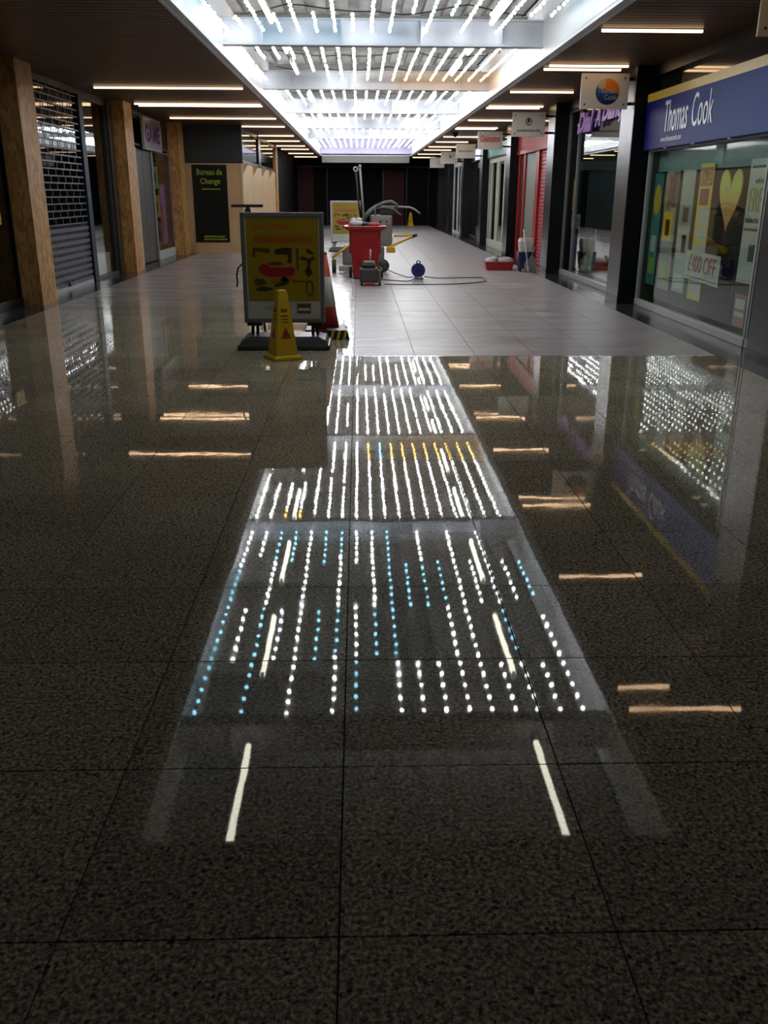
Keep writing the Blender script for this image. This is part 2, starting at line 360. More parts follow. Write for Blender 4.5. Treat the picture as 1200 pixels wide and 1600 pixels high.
# led strings -------------------------------------------------
ico = bmesh.new(); bmesh.ops.create_icosphere(ico, subdivisions=1, radius=.0235); IV = [q.co.copy() for q in ico.verts]; IF = [[q.index for q in f.verts] for f in ico.faces]; ico.free()
LZ = 3.50
BAYN = ['bay nearest the camera', 'second bay', 'third bay', 'fourth bay', 'fifth bay', 'furthest bay']
CN = {'w': ('white', LW), 'c': ('cyan', LC), 'a': ('amber', LA)}
ORD = 'first second third fourth fifth sixth seventh eighth ninth tenth eleventh twelfth thirteenth fourteenth fifteenth sixteenth seventeenth eighteenth nineteenth twentieth'.split()
PCE = {}
def led_string(x, y0, y1, c, bay):
    cname, m = CN[c]; i_ = min(range(18), key=lambda q: abs(GX[q] - x)); PCE[(bay, i_)] = PCE.get((bay, i_), 0) + 1
    t = thing('led_string', '%s dot light string, %s row from the left, %s piece along, %s' % (cname, ORD[i_], ORD[PCE[(bay, i_)] - 1], BAYN[bay]), 'light string', (x, y0, LZ), 0, 'light strings in the %s' % BAYN[bay])
    n = max(2, int(round((y1 - y0) / .232)) + 1); b = MB()
    for k in range(n):
        o = Vector((random.uniform(-.006, .006), k * (y1 - y0) / (n - 1), random.uniform(-.005, .005)))
        b.add([o + q for q in IV], IF, True)
    part('led_lamps', b, m, t, kind='stuff')
    part('wire', MB().box(-.006, .006, -.02, y1 - y0 + .02, .022, .030), WIRE, t)
GX = [-1.70 + .235 * i for i in range(18)]
A = {0: [(7.66, 11.5, 'c'), (11.7, 13.0, 'w')], 1: [(9.0, 10.25, 'w'), (12.1, 13.0, 'w')], 2: [(7.66, 10.3, 'c'), (10.5, 11.8, 'w'), (12.0, 13.0, 'c')], 3: [(9.0, 10.2, 'w'), (11.9, 13.0, 'c')],
     4: [(7.60, 13.0, 'w')], 5: [(9.0, 10.2, 'c'), (11.8, 13.0, 'c')], 6: [(7.66, 9.0, 'w'), (9.2, 10.2, 'c'), (10.4, 12.0, 'w'), (12.2, 13.0, 'c')], 7: [(7.66, 8.9, 'c'), (9.1, 10.3, 'w'), (11.9, 13.0, 'w')],
     8: [(9.1, 10.1, 'c'), (10.4, 13.0, 'w')], 9: [(7.66, 8.85, 'w'), (9.1, 13.0, 'c')], 10: [(7.66, 8.85, 'w'), (10.4, 11.7, 'c')], 11: [(7.66, 8.85, 'w'), (10.4, 11.6, 'c'), (11.9, 13.0, 'w')],
     12: [(7.66, 10.3, 'w'), (10.6, 11.8, 'c')], 13: [(7.66, 13.0, 'w')], 14: [(7.66, 8.8, 'w'), (10.5, 11.8, 'w')], 15: [(7.66, 8.8, 'w'), (9.2, 10.2, 'c'), (10.5, 13.0, 'w')],
     16: [(7.66, 8.8, 'w'), (10.6, 11.8, 'w')], 17: [(7.66, 10.0, 'w'), (10.7, 11.8, 'c')]}
for i, segs in A.items():
    for y0, y1, c in segs: led_string(GX[i] , y0, y1, c, 0)
ends = BEAMS[1:] + [43.6]  # furthest strings lengthened up to the end board, added to light it
for bay in range(1, 6):
    ya, yb = ends[bay - 1] + .16, ends[bay] - .16
    for i, gx in enumerate(GX):
        r = random.random()
        if bay == 1 and i >= 8:
            led_string(gx, ya + .1, yb - 1.35, 'w', bay); led_string(gx, yb - 1.1, yb - .05, 'a' if i != 9 else 'c', bay); continue
        if bay == 1 and i in (1, 2, 3): led_string(gx, ya + .1, ya + .7, 'a' if i > 1 else 'w', bay); led_string(gx, ya + .9, ya + 2.2, 'w', bay); continue
        if r < .55: led_string(gx, ya, yb, 'w', bay)
        elif r < .8:
            k = random.uniform(1.0, 3.2); led_string(gx, ya, ya + k, 'w', bay); led_string(gx, ya + k + .5, yb, 'w', bay)
        else: led_string(gx, ya + random.uniform(.2, 1.5), yb - random.uniform(.2, 1.8), 'w', bay)
# fluorescent battens
y = 6.15
while y < 42.5:
    tl = 1.5
    for x in (-1.10, 1.72):
        t = thing('fluorescent_light', 'fluorescent batten in the recess, %s from the camera in the %s row' % (ORD[int(round((y - 6.15) / 2.58))], 'fascia side' if x > 0 else 'column side'), 'light', (x, y if y > 6.2 else 5.92, 3.56), 0, 'fluorescent battens, %s row' % ('fascia side' if x > 0 else 'column side'))
        part('batten', MB().box(-.03, .03, 0, 1.5, .03, .075), W_, t)
        part('tube', MB().cyl((0, .02, .01), (0, 1.48, .01), .029, n=10), TUBE, t)
        e = MB().box(-.02, .02, 0, .02, -.012, .03); e.box(-.02, .02, 1.48, 1.5, -.012, .03); part('end_cap', e, W_, t)
    y += 2.58
# drooping cables in the void
for k in range(9):
    yy = 8.9 + k * 1.9; pts = [(-1.5 + .16 * j, yy + .25 * math.sin(j * .5 + k), 3.72 - .05 * abs(math.sin(j * .45 + k * .7))) for j in range(24)]
    b = MB().tube(pts, .008, 5); c0 = pts[0]
    o = link('ceiling_cable', b.mesh('ceiling_cable', WIRE, c0), None, c0); tag(o, 'thin black cable across the void above the light strings, %s from the camera' % ORD[k], 'cable', 'cables in the ceiling void')

# warm ceiling strips
NST = {}
def strip(x0, x1, y, label, group):
    if group: NST[group] = NST.get(group, 0) + 1; label += ', %s from the camera' % ORD[NST[group] - 1]
    t = thing('strip_light', label, 'light', ((x0 + x1) / 2, y, CEIL), 0, group); hw = (x1 - x0) / 2
    h = MB().box(-hw - .01, hw + .01, -.028, -.018, -.008, .02); h.box(-hw - .01, hw + .01, .018, .028, -.008, .02); h.box(-hw - .01, hw + .01, -.028, .028, .02, .034)
    part('housing', h, BLK, t); part('diffuser', MB().box(-hw, hw, -.0175, .0175, -.034, .018, .004), STRIP, t)
for y in (7.27, 10.42, 13.15, 13.52, 16.4, 19.0, 19.38, 22.5, 25.06, 25.44, 28.9, 31.7, 34.9, 37.4, 41.2, 45.0):
    strip(2.57, 3.64, y, 'warm strip light on the blue fascia side', 'warm strip lights along the shop fascias')
strip(2.57, 3.08, 7.67, 'short warm strip light above the nearest hanging sign', None)
for y in (16.2, 19.0, 19.36, 22.45, 25.05): strip(-4.34, -1.90, y, 'long warm strip light reaching the chipboard columns', 'long warm strip lights by the chipboard columns')
for y in (28.9, 31.7, 34.9, 37.4, 41.2, 45.0): strip(-3.0, -1.93, y, 'short warm strip light beside the cream kiosk wall', 'short warm strip lights by the cream wall')
t = thing('dome_camera', 'small black dome camera under the slatted ceiling beyond the red lettered sign', 'camera', (2.75, 27.2, CEIL))
part('base', MB().lathe([(.09, 0), (.09, -.03), (.07, -.04)], n=16), BLK, t); part('dome', MB().lathe([(.07, -.04), (.065, -.08), (.04, -.115), (.01, -.125)], n=16), BLK, t)

# ------------------------------------------------------------------ walls, columns
wl = struct('wall_left'); wr = struct('wall_right')
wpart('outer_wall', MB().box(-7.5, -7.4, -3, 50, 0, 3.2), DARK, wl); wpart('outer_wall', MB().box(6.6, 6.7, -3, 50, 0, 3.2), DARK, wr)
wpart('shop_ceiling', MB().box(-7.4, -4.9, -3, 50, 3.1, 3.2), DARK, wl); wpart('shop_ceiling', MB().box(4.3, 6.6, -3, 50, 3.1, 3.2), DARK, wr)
we = struct('wall_far'); wpart('end_wall', MB().box(-7.4, 6.6, Y_END, Y_END + .1, 0, 3.2), mat('black_end_wall', (.004, .0045, .005), .7, spec=.1), we)
wpart('door_leaf', MB().box(1.30, 2.32, Y_END - .05, Y_END, 0, 2.62, .01), MAROON, we, 'dark red door leaf'); wpart('door_leaf', MB().box(-3.05, -2.25, Y_END - .05, Y_END, 0, 2.75, .01), MAROON, we, 'dark red door leaf')
fr = MB()
for x in (-1.6, -.1, 1.22, 2.4, 3.5): fr.box(x, x + .06, Y_END - .07, Y_END, 0, 2.75)
fr.box(-3.2, 4, Y_END - .07, Y_END, 2.75, 2.83); wpart('door_frame', fr, BLK, we)
wb = struct('wall_near'); wpart('near_wall', MB().box(-7.4, 6.6, -3.1, -3, 0, 3.2), DARK, wb)

# right side: dark columns, one every 5.25 m
CY = [7.95 + 5.23 * k for k in range(8)]
for y in CY:
    c = tag(link('column', None, None, (3.94, y + .33, 0)), kind='structure')
    part('casing', MB().box(-.16, .16, -.32, .32, 0, CEIL, .008), COLM, c); part('front_panel', MB().box(-.158, .14, -.332, -.321, .01, CEIL), BLK, c)
    part('plinth', MB().box(-.165, .165, -.337, .325, 0, .10), BLK, c)
# left side: chipboard clad columns
LYC = [7.5, 12.9, 18.55, 23.95]
for y in LYC:
    c = tag(link('column', None, None, (-4.615, y + .32, 0)), kind='structure')
    part('chipboard_side', MB().box(.143, .161, -.32, .32, 0.0, CEIL), MATS['osb'], c); part('chipboard_front', MB().box(-.16, .143, -.32, -.302, 0.0, CEIL), MATS['osb'], c)
    part('core', MB().box(-.16, .141, -.30, .32, 0, CEIL), DARK, c)
# partitions between shops
for y in CY: wpart('partition', MB().box(4.1, 6.6, y + .25, y + .42, 0, 3.1), DARK, wr)
for y in LYC: wpart('partition', MB().box(-7.4, -4.78, y + .25, y + .42, 0, 3.1), DARK, wl)
hb = MB().box(4.0, 4.12, -3, Y_END, 3.0, CEIL); wpart('head_beam', hb, BLK, wr)
hb = MB().box(-4.86, -4.74, -3, 24.6, 3.06, CEIL); wpart('head_beam', hb, DGREY, wl)
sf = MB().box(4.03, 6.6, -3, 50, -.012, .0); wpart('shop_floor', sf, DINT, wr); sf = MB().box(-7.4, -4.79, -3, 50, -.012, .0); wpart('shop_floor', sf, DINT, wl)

def shopfront(name, face, X, y0, y1, z0, z1, muls, gm, fm, glass_m='shop_glass', sill=.10, sillm=None, th=.04):
    """glazed screen in the plane x = X from y0 to y1, mullions at muls"""
    w_ = struct(name, (X, (y0 + y1) / 2, 0)); ys = [y0] + list(muls) + [y1]
    for a, b_ in zip(ys[:-1], ys[1:]): wpart('pane', MB().box(X - .004, X + .004, a + th / 2 + .001, b_ - th / 2 - .001, z0 + sill, z1 - th), MATS[glass_m], w_)
    for i, yy in enumerate(ys): wpart('mullion', MB().box(X - .03, X + .03, yy - th / 2, yy + th / 2, z0 + sill, z1 - th, .004), fm, w_)
    wpart('head_rail', MB().box(X - .03, X + .03, y0 - th / 2, y1 + th / 2, z1 - th, z1, .004), fm, w_)
    s = -1 if face == 'R' else 1
    wpart('sill', MB().box(X - .04, X + .04 + 0, y0 - th / 2, y1 + th / 2, z0, z0 + sill, .006), sillm or fm, w_)
    return w_

# ---- R0: travel shop
shopfront('window_1', 'R', 4.05, 9.25, 13.10, 0, 2.10, [], None, LGREY, sill=.09, sillm=mat('pale_sill', (.42, .42, .42), .4))
shopfront('door_1', 'R', 4.05, 8.65, 9.18, 0, 2.10, [], None, GREY, 'door_glass', sill=.10)
u_ = struct('window_2', (4.10, 11, 0)); wpart('pane', MB().box(4.09, 4.10, 8.6, 13.12, 2.10, 3.0), RGLASS, u_)
t = thing('shop_fascia', 'blue shop fascia with yellow top band and white Thomas Cook lettering', 'sign', (3.98, 10.85, 2.08))
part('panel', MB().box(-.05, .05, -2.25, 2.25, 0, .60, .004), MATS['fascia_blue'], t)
yb_ = MB().prism([(-2.25, .60), (2.25, .60), (2.25, .70), (-2.25, .70)], 'R', -.05, .05); part('top_band', yb_, mat('fascia_yellow', (.62, .42, .03), .35), t)
part('return_box', MB().box(.05, .11, -2.25, 2.25, 0, .70), BLK, t)
text('Thomas', 'R', -1.45, .18, .86, .37, .051, mat('fascia_letters', (.75, .75, .80), .35), t, bold=.0); text('Cook', 'R', -.44, .18, .66, .37, .051, MATS['fascia_letters'], t)
text('www.thomascook.com', 'R', -1.52, .07, .78, .065, .051, MATS['fascia_letters'], t)
for k, yy in enumerate((12.2, 11.2, 10.1)):
    solo('downlight', MB().lathe([(.045, 0), (.045, -.012), (.03, -.018)], n=14), ALU, 'small round downlight under the blue fascia, %s' % ['nearest the dark column', 'the middle one', 'nearest the camera'][k], 'light', (3.97, yy, 2.079), 0, 'downlights under the blue fascia')
# travel shop interior
wpart('shop_back', MB().box(6.2, 6.3, 8.6, 13.3, 0, 3.1), DINT, wr); wpart('shop_lining', MB().box(4.1, 6.2, 13.05, 13.15, 0, 3.1), mat('olive_lining', (.10, .11, .07), .7), wr)
wpart('valance', MB().box(4.16, 4.18, 9.4, 13.05, 1.80, 2.08), TEAL, wr)
def poster(name, label, X, ya, yb, z0, z1, bg, shapes, face='R', cat='poster', tilt=0):
    """flat printed sheet hung in a window: u runs along the reading direction from its middle"""
    t = thing(name, label, cat, (X, (ya + yb) / 2, z0)); hw = abs(yb - ya) / 2; t.rotation_euler = (tilt, 0, 0)
    part('sheet', MB().rect(face, -hw, hw, 0, z1 - z0, 0, .003), bg, t)
    for k, (m, u0, u1, v0, v1) in enumerate(shapes):
        part('print', MB().rect(face, u0 * hw, u1 * hw, v0 * (z1 - z0), v1 * (z1 - z0), .0032, .0045), m, t)
    return t
poster('window_poster', 'teal poster with a yellow blob, first behind the dark column', 4.10, 12.95, 12.58, .32, 1.78, PT, [(PG, -.7, .7, .1, .25), (MATS['poster_white'], -.6, .5, .3, .45)])
t = bpy.data.objects['window_poster']; part('print', MB().prism([(.14 * math.cos(a * .5), 1.12 + .2 * math.sin(a * .5)) for a in range(13)], 'R', .0032, .005), YEL, t)
poster('window_poster', 'tall collage poster with a yellow block in its middle', 4.11, 12.48, 12.0, .30, 1.80, mat('poster_grey', (.26, .26, .22), .5), [(PBR, -.8, .0, .68, .98), (mat('poster_skin', (.42, .20, .12), .5), -.3, .3, .72, .95), (DARK, .1, .9, .70, .99), (YEL, -.9, .6, .42, .66), (PO, -.5, .2, .46, .60), (PG, -.7, .5, .06, .24)])
poster('window_poster', 'pale green poster with a pink patch between collage and yellow strip', 4.12, 11.90, 11.45, .32, 1.80, mat('poster_pale_green', (.30, .40, .33), .5), [(PT, -.9, .9, .55, .72), (MATS['poster_skin'], -.4, .5, .58, .70), (PW, -.9, .8, .28, .52), (MATS['poster_skin'], -.1, .6, .33, .48), (PW, -.8, .7, .03, .15)])
poster('window_poster', 'tall yellow strip poster with an orange sale head and white price boxes', 4.14, 11.36, 10.92, .28, 1.86, mat('strip_yellow', (.70, .55, .04), .45), [(PO, -.9, .9, .84, .97), (PR, -.7, .6, .70, .82), (PW, -.6, .9, .57, .68), (PW, -.6, .9, .44, .55), (PW, -.6, .9, .31, .42), (PW, -.6, .8, .04, .26)])
t = bpy.data.objects['window_poster.003']; text('SALE', 'R', -.15, 1.36, .30, .14, .005, YEL, t)
poster('window_poster', 'tall white poster reading FREE in lime beside the door frame', 4.12, 9.86, 9.32, .62, 1.86, PW, [(mat('poster_black', (.02, .02, .02), .5), -.2, .35, .18, .32), (PR, .75, .98, .78, .84)])
t = bpy.data.objects['window_poster.004']
text('FREE', 'R', -.20, .72, .42, .24, .005, LIME, t); dashes('R', -.1, 1.0, .3, .05, .005, PD, t, 4); dashes('R', -.24, .61, .48, .05, .005, PD, t, 8); dashes('R', -.24, .53, .46, .03, .005, PD, t, 12); dashes('R', -.22, 1.15, .4, .03, .005, PD, t, 10)
poster('window_poster', 'small faded red and white notice low beside the door frame', 4.11, 9.80, 9.50, .16, .50, mat('faded_red', (.40, .16, .13), .5), [(PW, -.8, .8, .55, .85), (PW, -.8, .8, .3, .45)])
t = poster('price_card', 'white card reading £400 OFF in red, stuck low on the glass', 4.075, 11.35, 10.25, .52, .86, PW, [(PD, -.9, .9, .10, .13)], cat='card', tilt=math.radians(1))
text('£400 OFF', 'R', -.44, .10, .88, .20, .005, PR, t)
# heart
hp = []
for k in range(40):
    a = 2 * PI * k / 40; hp.append((.27 * math.sin(a) ** 3 * 1.0, .30 + (.27 * math.cos(a) - .135 * math.cos(2 * a) - .055 * math.cos(3 * a) - .02 * math.cos(4 * a)) * 1.05))
grad('heart_print', (.75, .16, .02), (.62, .62, .03))
t = thing('heart_sticker', 'yellow and orange heart hanging in the travel shop window', 'sticker', (4.13, 10.34, 1.19)); part('heart', MB().prism([(u * 1.15, v * 1.0) for u, v in hp], 'R', 0, .012), MATS['heart_print'], t)
part('highlight_dot', MB().prism([(-.14 + .035 * math.cos(a), .38 + .035 * math.sin(a)) for a in [i * PI / 6 for i in range(12)]], 'R', .0125, .014), PW, t)
# desk and rack inside the travel shop
t = thing('desk', 'dark wooden sales desk inside the travel shop behind the heart', 'desk', (5.2, 10.9, 0)); part('desktop', MB().box(-.4, .4, -.8, .8, .72, .76, .005), mat('desk_wood', (.12, .07, .03), .5), t)
for sx in (-.35, .35):
    for sy in (-.75, .75): part('leg', MB().box(sx - .02, sx + .02, sy - .02, sy + .02, 0, .72), GREY, t)
part('modesty_panel', MB().box(-.36, -.34, -.72, .72, .2, .72), MATS['desk_wood'], t)

# ---- hanging blade signs
def blade(x0, y, z0, wd, ht, label, decorate):
    t = thing('hanging_sign', label, 'sign', (x0 + wd / 2, y, z0)); hw = wd / 2
    part('board', MB().box(-hw, hw, -.012, .012, 0, ht, .004), BLADE, t)
    s = MB()
    for sx in (-1, 1):
        for vz in (.06, ht - .06): s.prism([(sx * (hw - .06) + .013 * math.cos(a * PI / 4), vz + .013 * math.sin(a * PI / 4)) for a in range(8)], 'S', .013, .020)
    part('screws', s, SCREW, t, kind='stuff')
    for vz in (.05, ht - .09): part('bracket', MB().box(hw, 3.778 - (x0 + wd / 2), -.02, .02, vz, vz + .04), BLK, t)
    decorate(t); return t
def circ(cx, cz, r, n=28, a0=0, a1=2 * PI, full=True): return [(cx + r * math.cos(a0 + (a1 - a0) * k / (n if full else n - 1)), cz + r * math.sin(a0 + (a1 - a0) * k / (n if full else n - 1))) for k in range(n)]
grad('globe_print', (.01, .02, .10), (.02, .16, .38))
def deco_tc(t):
    part('emblem_disc', MB().prism(circ(.04, .22, .165), 'S', .0125, .0145), MATS['globe_print'], t)
    part('emblem_sun', MB().prism(circ(.04, .22, .162, 16, -.15, 1.95, False) + [(.01, .24)], 'S', .0146, .016), mat('sun_orange', (.80, .22, .02), .4), t)
    part('emblem_glow', MB().prism(circ(.04, .22, .162, 8, 1.75, 2.65, False) + [(-.05, .25), (.0, .26)], 'S', .0146, .0165), mat('glow_cream', (.65, .50, .25), .4), t)
    text('Thomas', 'S', -.10, .20, .24, .075, .017, PW, t); text('Cook', 'S', 0.0, .12, .17, .065, .017, PW, t)
def deco_2(t):
    ring = MB(); 
    ring.tube([(0 + .05 * math.cos(a), -.014, .27 + .06 * math.sin(a)) for a in [i * PI / 8 for i in range(16)]], .008, 5, closed=True); part('emblem_ring', ring, PD, t)
    part('emblem_leaf', MB().prism([(-.015, .24), (.025, .27), (.01, .35), (-.02, .30)], 'S', .0125, .015), PD, t)
    dashes('S', -.22, .09, .46, .045, .013, mat('grey_letters', (.20, .19, .20), .5), t)
def deco_3(t): text('Celebrations', 'S', -.25, .17, .50, .16, .013, mat('red_script', (.62, .05, .02), .4), t, shear=.35, bold=.015)
def deco_n(s_):
    def f(t): dashes('S', -.22, .18, .44, .05, .013, MATS['grey_letters'], t, s_)
    return f
grey_l = mat('grey_letters', (.20, .19, .20), .5)
ys_ = [y + .20 for y in CY]
blade(3.30, ys_[0], 2.74, .44, .40, 'hanging sign cut off at the top corner of the picture, nearest of all', lambda t: None)
blade(3.07, ys_[1], 2.62, .66, .45, 'hanging sign with a blue and orange Thomas Cook roundel on the first dark column', deco_tc)
blade(2.98, ys_[2], 2.56, .64, .44, 'hanging sign with a small dark ring emblem on the second dark column', deco_2)
blade(2.98, ys_[3], 2.56, .62, .42, 'hanging sign with red script lettering on the third dark column', deco_3)
blade(2.98, ys_[4], 2.54, .60, .40, 'pale hanging sign just beyond the red script sign', deco_n(8))
blade(2.98, ys_[5], 2.54, .60, .40, 'pale hanging sign second beyond the red script sign', lambda t: part('emblem', MB().prism(circ(.04, .24, .05, 14), 'S', .0125, .015), grey_l, t))
blade(2.98, ys_[6], 2.54, .60, .40, 'pale hanging sign furthest down the hall', lambda t: None)

# ---- R1: gift shop with purple letters
shopfront('window_3', 'R', 4.08, CY[1] + .68, CY[2] - .02, 0, 3.0, [CY[2] - .85], None, GREY, 'gift_glass', sill=.10, sillm=mat('pale_sill2', (.35, .35, .36), .4))
t = thing('script_sign', 'purple slanting script shop letters hung above the gift shop window', 'sign', (4.02, 15.9, 2.52))
text('Dial', 'R', -1.55, .02, 1.15, .34, .0, PURP, t, shear=.4, thick=.03, bold=.04); text('A', 'R', -.30, .06, .35, .34, .0, PURP, t, shear=.4, thick=.03, bold=.03); text('Dainty', 'R', .15, .04, 1.4, .34, .0, PURP, t, shear=.4, thick=.03, bold=.04)
part('mount_rail', MB().box(.0, .04, -1.7, 1.7, .16, .20), BLK, t)
wpart('gift_shop_back', MB().box(5.6, 5.7, CY[1] + .7, CY[2], 0, 3.1), mat('gift_back', (.14, .15, .15), .8), wr)
wpart('gift_reflection_panel', MB().box(4.5, 5.6, CY[2] - .10, CY[2] - .02, 0, 2.2), mat('blue_grey_panel', (.22, .27, .30), .5), wr); wpart('gift_reflection_lintel', MB().box(4.3, 5.6, CY[2] - .16, CY[2] - .10, 1.95, 2.12), LGREY, wr)  # panel and lintel partly stand in for reflections of the opposite side
t = thing('display_shelves', 'grey display shelves against the gift shop back wall', 'shelves', (5.45, 16.2, 0))
for k in range(5): part('shelf', MB().box(-.15, .15, -1.0, 1.0, .35 + k * .42, .37 + k * .42), LGREY, t)
for sy in (-1.0, 1.0): part('side_panel', MB().box(-.15, .15, sy - .01, sy + .01, 0, 2.2), LGREY, t)
poster('window_card', 'white card with purple writing on the gift shop window', 4.12, 17.95, 17.25, .90, 1.16, PW, [(PURP, -.8, .8, .45, .75), (PURP, -.7, .7, .15, .3)], cat='card')
poster('window_poster', 'narrow amber strip poster high on the gift shop window', 4.12, 18.0, 17.75, 1.2, 1.78, mat('amber_print', (.50, .26, .02), .5), [(YEL, -.6, .6, .2, .5)])
poster('window_poster', 'tall lilac poster low in the gift shop window', 4.14, 17.8, 17.3, .18, .80, mat('lilac_print', (.30, .26, .42), .5), [(PURP, -.3, .5, .2, .8)])
def plush(x, y, z, s, label, m):
    t = thing('soft_toy', label, 'toy', (x, y, z)); b = MB().ball((0, 0, .22 * s), .2 * s, sc=(1, .9, 1.1)); part('body', b, m, t)
    part('head', MB().ball((0, 0, .52 * s), .15 * s), m, t)
    for sy in (-1, 1): part('ear', MB().ball((0, sy * .11 * s, .65 * s), .05 * s, 8, 6), m, t); part('leg', MB().ball((-.12 * s, sy * .12 * s, .08 * s), .08 * s, 8, 6, (1.4, 1, 1)), m, t); part('arm', MB().ball((-.06 * s, sy * .18 * s, .3 * s), .06 * s, 8, 6, (1, 1, 1.8)), m, t)
plinth = mat('plinth_white', (.4, .4, .4), .5)
solo('display_plinth', MB().box(-.25, .25, -1.9, 1.9, 0, .12, .01), plinth, 'low grey plinth inside the gift shop window', 'plinth', (4.42, 16.0, 0))
plush(4.38, 17.0, .12, 1.0, 'pale plush toy sitting in the gift shop window', mat('pale_plush', (.50, .54, .46), .9, var=.1, bump=.4, scale=60))
plush(4.45, 15.0, .12, .55, 'small brown plush toy beside the rust coloured basket', mat('brown_plush', (.10, .05, .03), .9, bump=.4, scale=60))
t = thing('basket', 'rust coloured basket on the gift shop plinth', 'basket', (4.45, 15.75, .12)); part('bowl', MB().lathe([(.16, 0), (.22, .10), (.25, .22), (.22, .22), (.19, .1), (.13, .03)], n=18), mat('rust', (.30, .06, .015), .6, bump=.5, scale=40), t)
part('handle', MB().tube([(0, .22 * math.cos(a), .2 + .22 * math.sin(a)) for a in [PI * i / 10 for i in range(11)]], .012, 6), MATS['rust'], t)
t = thing('mannequin_stand', 'dark slim bust form on a pale stand in the gift shop window', 'stand', (4.6, 15.35, 0)); part('stem', MB().cyl((0, 0, .12), (0, 0, .75), .02), LGREY, t)
part('bust', MB().lathe([(.10, .7), (.12, .85), (.10, 1.0), (.14, 1.2), (.12, 1.3), (.04, 1.36), (.04, 1.45)], n=16, sy=1.2, sx=.8), BKPL, t); part('foot', MB().lathe([(.15, .12), (.14, .14), (.03, .16)], n=16), LGREY, t)

# ---- R2: red shop
ya, yb = CY[2] + .68, CY[3] - .02
sw = struct('door_2', (4.05, ya, 0))
for yy in (ya + .05, 20.9, 21.1, 22.6, yb - .25): wpart('post', MB().box(3.98, 4.08, yy, yy + .16, 0, 2.9, .006), RED, sw)
wpart('header', MB().box(3.96, 4.08, ya, yb, 2.45, 2.85, .006), SHRED, sw); wpart('header_band', MB().box(3.94, 3.96, ya, yb, 2.42, 2.50), RED, sw)
for k in range(31):
    wpart('shutter_slat', MB().prism([(-(20.88), .02 + k * .078), (-(ya + .22), .02 + k * .078), (-(ya + .22), .085 + k * .078), (-(20.88), .085 + k * .078)], 'R', -4.05, -4.035), SHRED, sw)
wpart('infill_panel', MB().box(4.02, 4.05, 21.27, 22.6, 0, 2.45), mat('olive_panel', (.15, .17, .13), .5), sw); wpart('infill_panel', MB().box(4.02, 4.05, 22.77, yb - .25, 0, 2.45), MAROON, sw)
wpart('shutter_backing', MB().box(4.06, 4.10, ya, yb, 0, 3.0), DARK, sw); wpart('push_plate', MB().box(4.0, 4.02, 21.02, 21.1, 1.0, 1.15), LGREY, sw)
u_ = struct('window_4', (4.0, ya, 2.85)); wpart('pane', MB().box(4.0, 4.01, ya, yb, 2.86, 3.0), RGLASS, u_)
# ---- R3: teal sign, cream doors
ya, yb = CY[3] + .68, CY[4] - .02
shopfront('door_3', 'R', 4.02, ya + .1, yb, 0, 2.52, [ya + 1.2, ya + 1.5, ya + 2.6, ya + 2.9, ya + 4.0], None, mat('cream_frame', (.50, .50, .42), .5), sill=.22, th=.14)
t = thing('shop_fascia', 'plain teal shop fascia above the cream framed doors', 'sign', (3.97, (ya + yb) / 2, 2.54)); part('panel', MB().box(-.05, .05, -(yb - ya) / 2, (yb - ya) / 2, 0, .32, .004), mat('teal_sign', (.06, .38, .32), .4), t)
part('panel_edge', MB().box(-.055, .05, -(yb - ya) / 2, (yb - ya) / 2, -.03, 0), BLK, t)
u_ = struct('window_5', (4.05, ya, 2.86)); wpart('pane', MB().box(4.04, 4.05, ya, yb, 2.86, 3.0), RGLASS, u_)
# ---- R4
ya, yb = CY[4] + .68, CY[5] - .02
shopfront('window_6', 'R', 4.05, ya, yb, 0, 2.6, [ya + 1.5, ya + 3.0], None, BLK, sill=.15)
t = thing('lit_sign', 'small pale blue lit box sign over the dark window far down the hall', 'sign', (3.93, ya + 1.0, 2.56)); part('light_box', MB().box(-.05, .05, -1.0, 1.0, 0, .34, .01), BLIT, t); part('frame', MB().box(-.055, .055, -1.01, 1.01, -.02, 0), BLK, t)
wpart('shop_back', MB().box(5.0, 5.1, ya, yb, 0, 3.1), mat('grey_green_back', (.14, .17, .16), .7), wr)
for k in range(5): poster('window_poster', ('pale notice sheet stuck on the far dark window, %s' % ['lowest', 'second lowest', 'middle', 'second highest', 'highest'][k]), 4.02, ya + 1.2, ya + .7, .3 + k * .42, .62 + k * .42, [PW, PG, PW, TEAL, PW][k], [(GREY, -.6, .6, .3, .6)])
# ---- R5
ya, yb = CY[5] + .68, CY[6] - .02
shopfront('door_4', 'R', 4.0, ya, yb, 0, 2.7, [ya + .9, ya + 1.8, ya + 2.9], None, mat('white_frame', (.60, .60, .62), .5), sill=.1, th=.16)
wpart('shop_back', MB().box(4.6, 4.7, ya, yb, 0, 3.1), DINT, wr)
ya, yb = CY[6] + .68, CY[7] - .02
shopfront('window_7', 'R', 4.0, ya, yb, 0, 2.7, [ya + 2], None, BLK, sill=.1)
for a, b_ in ((CY[2] + .68, CY[3]), (CY[3] + .68, CY[4]), (CY[4] + .68, CY[5]), (CY[5] + .68, CY[6]), (CY[6] + .68, CY[7])): wpart('upper_band', MB().box(4.06, 4.12, a, b_, 2.6, 3.0), BLK, wr)
# nearest right bay, mostly behind the frame edge
shopfront('window_8', 'R', 4.05, 3.5, CY[0] - .02, 0, 2.9, [5.5], None, GREY, sill=.10)

# ------------------------------------------------------------------ left side
XL = -4.76
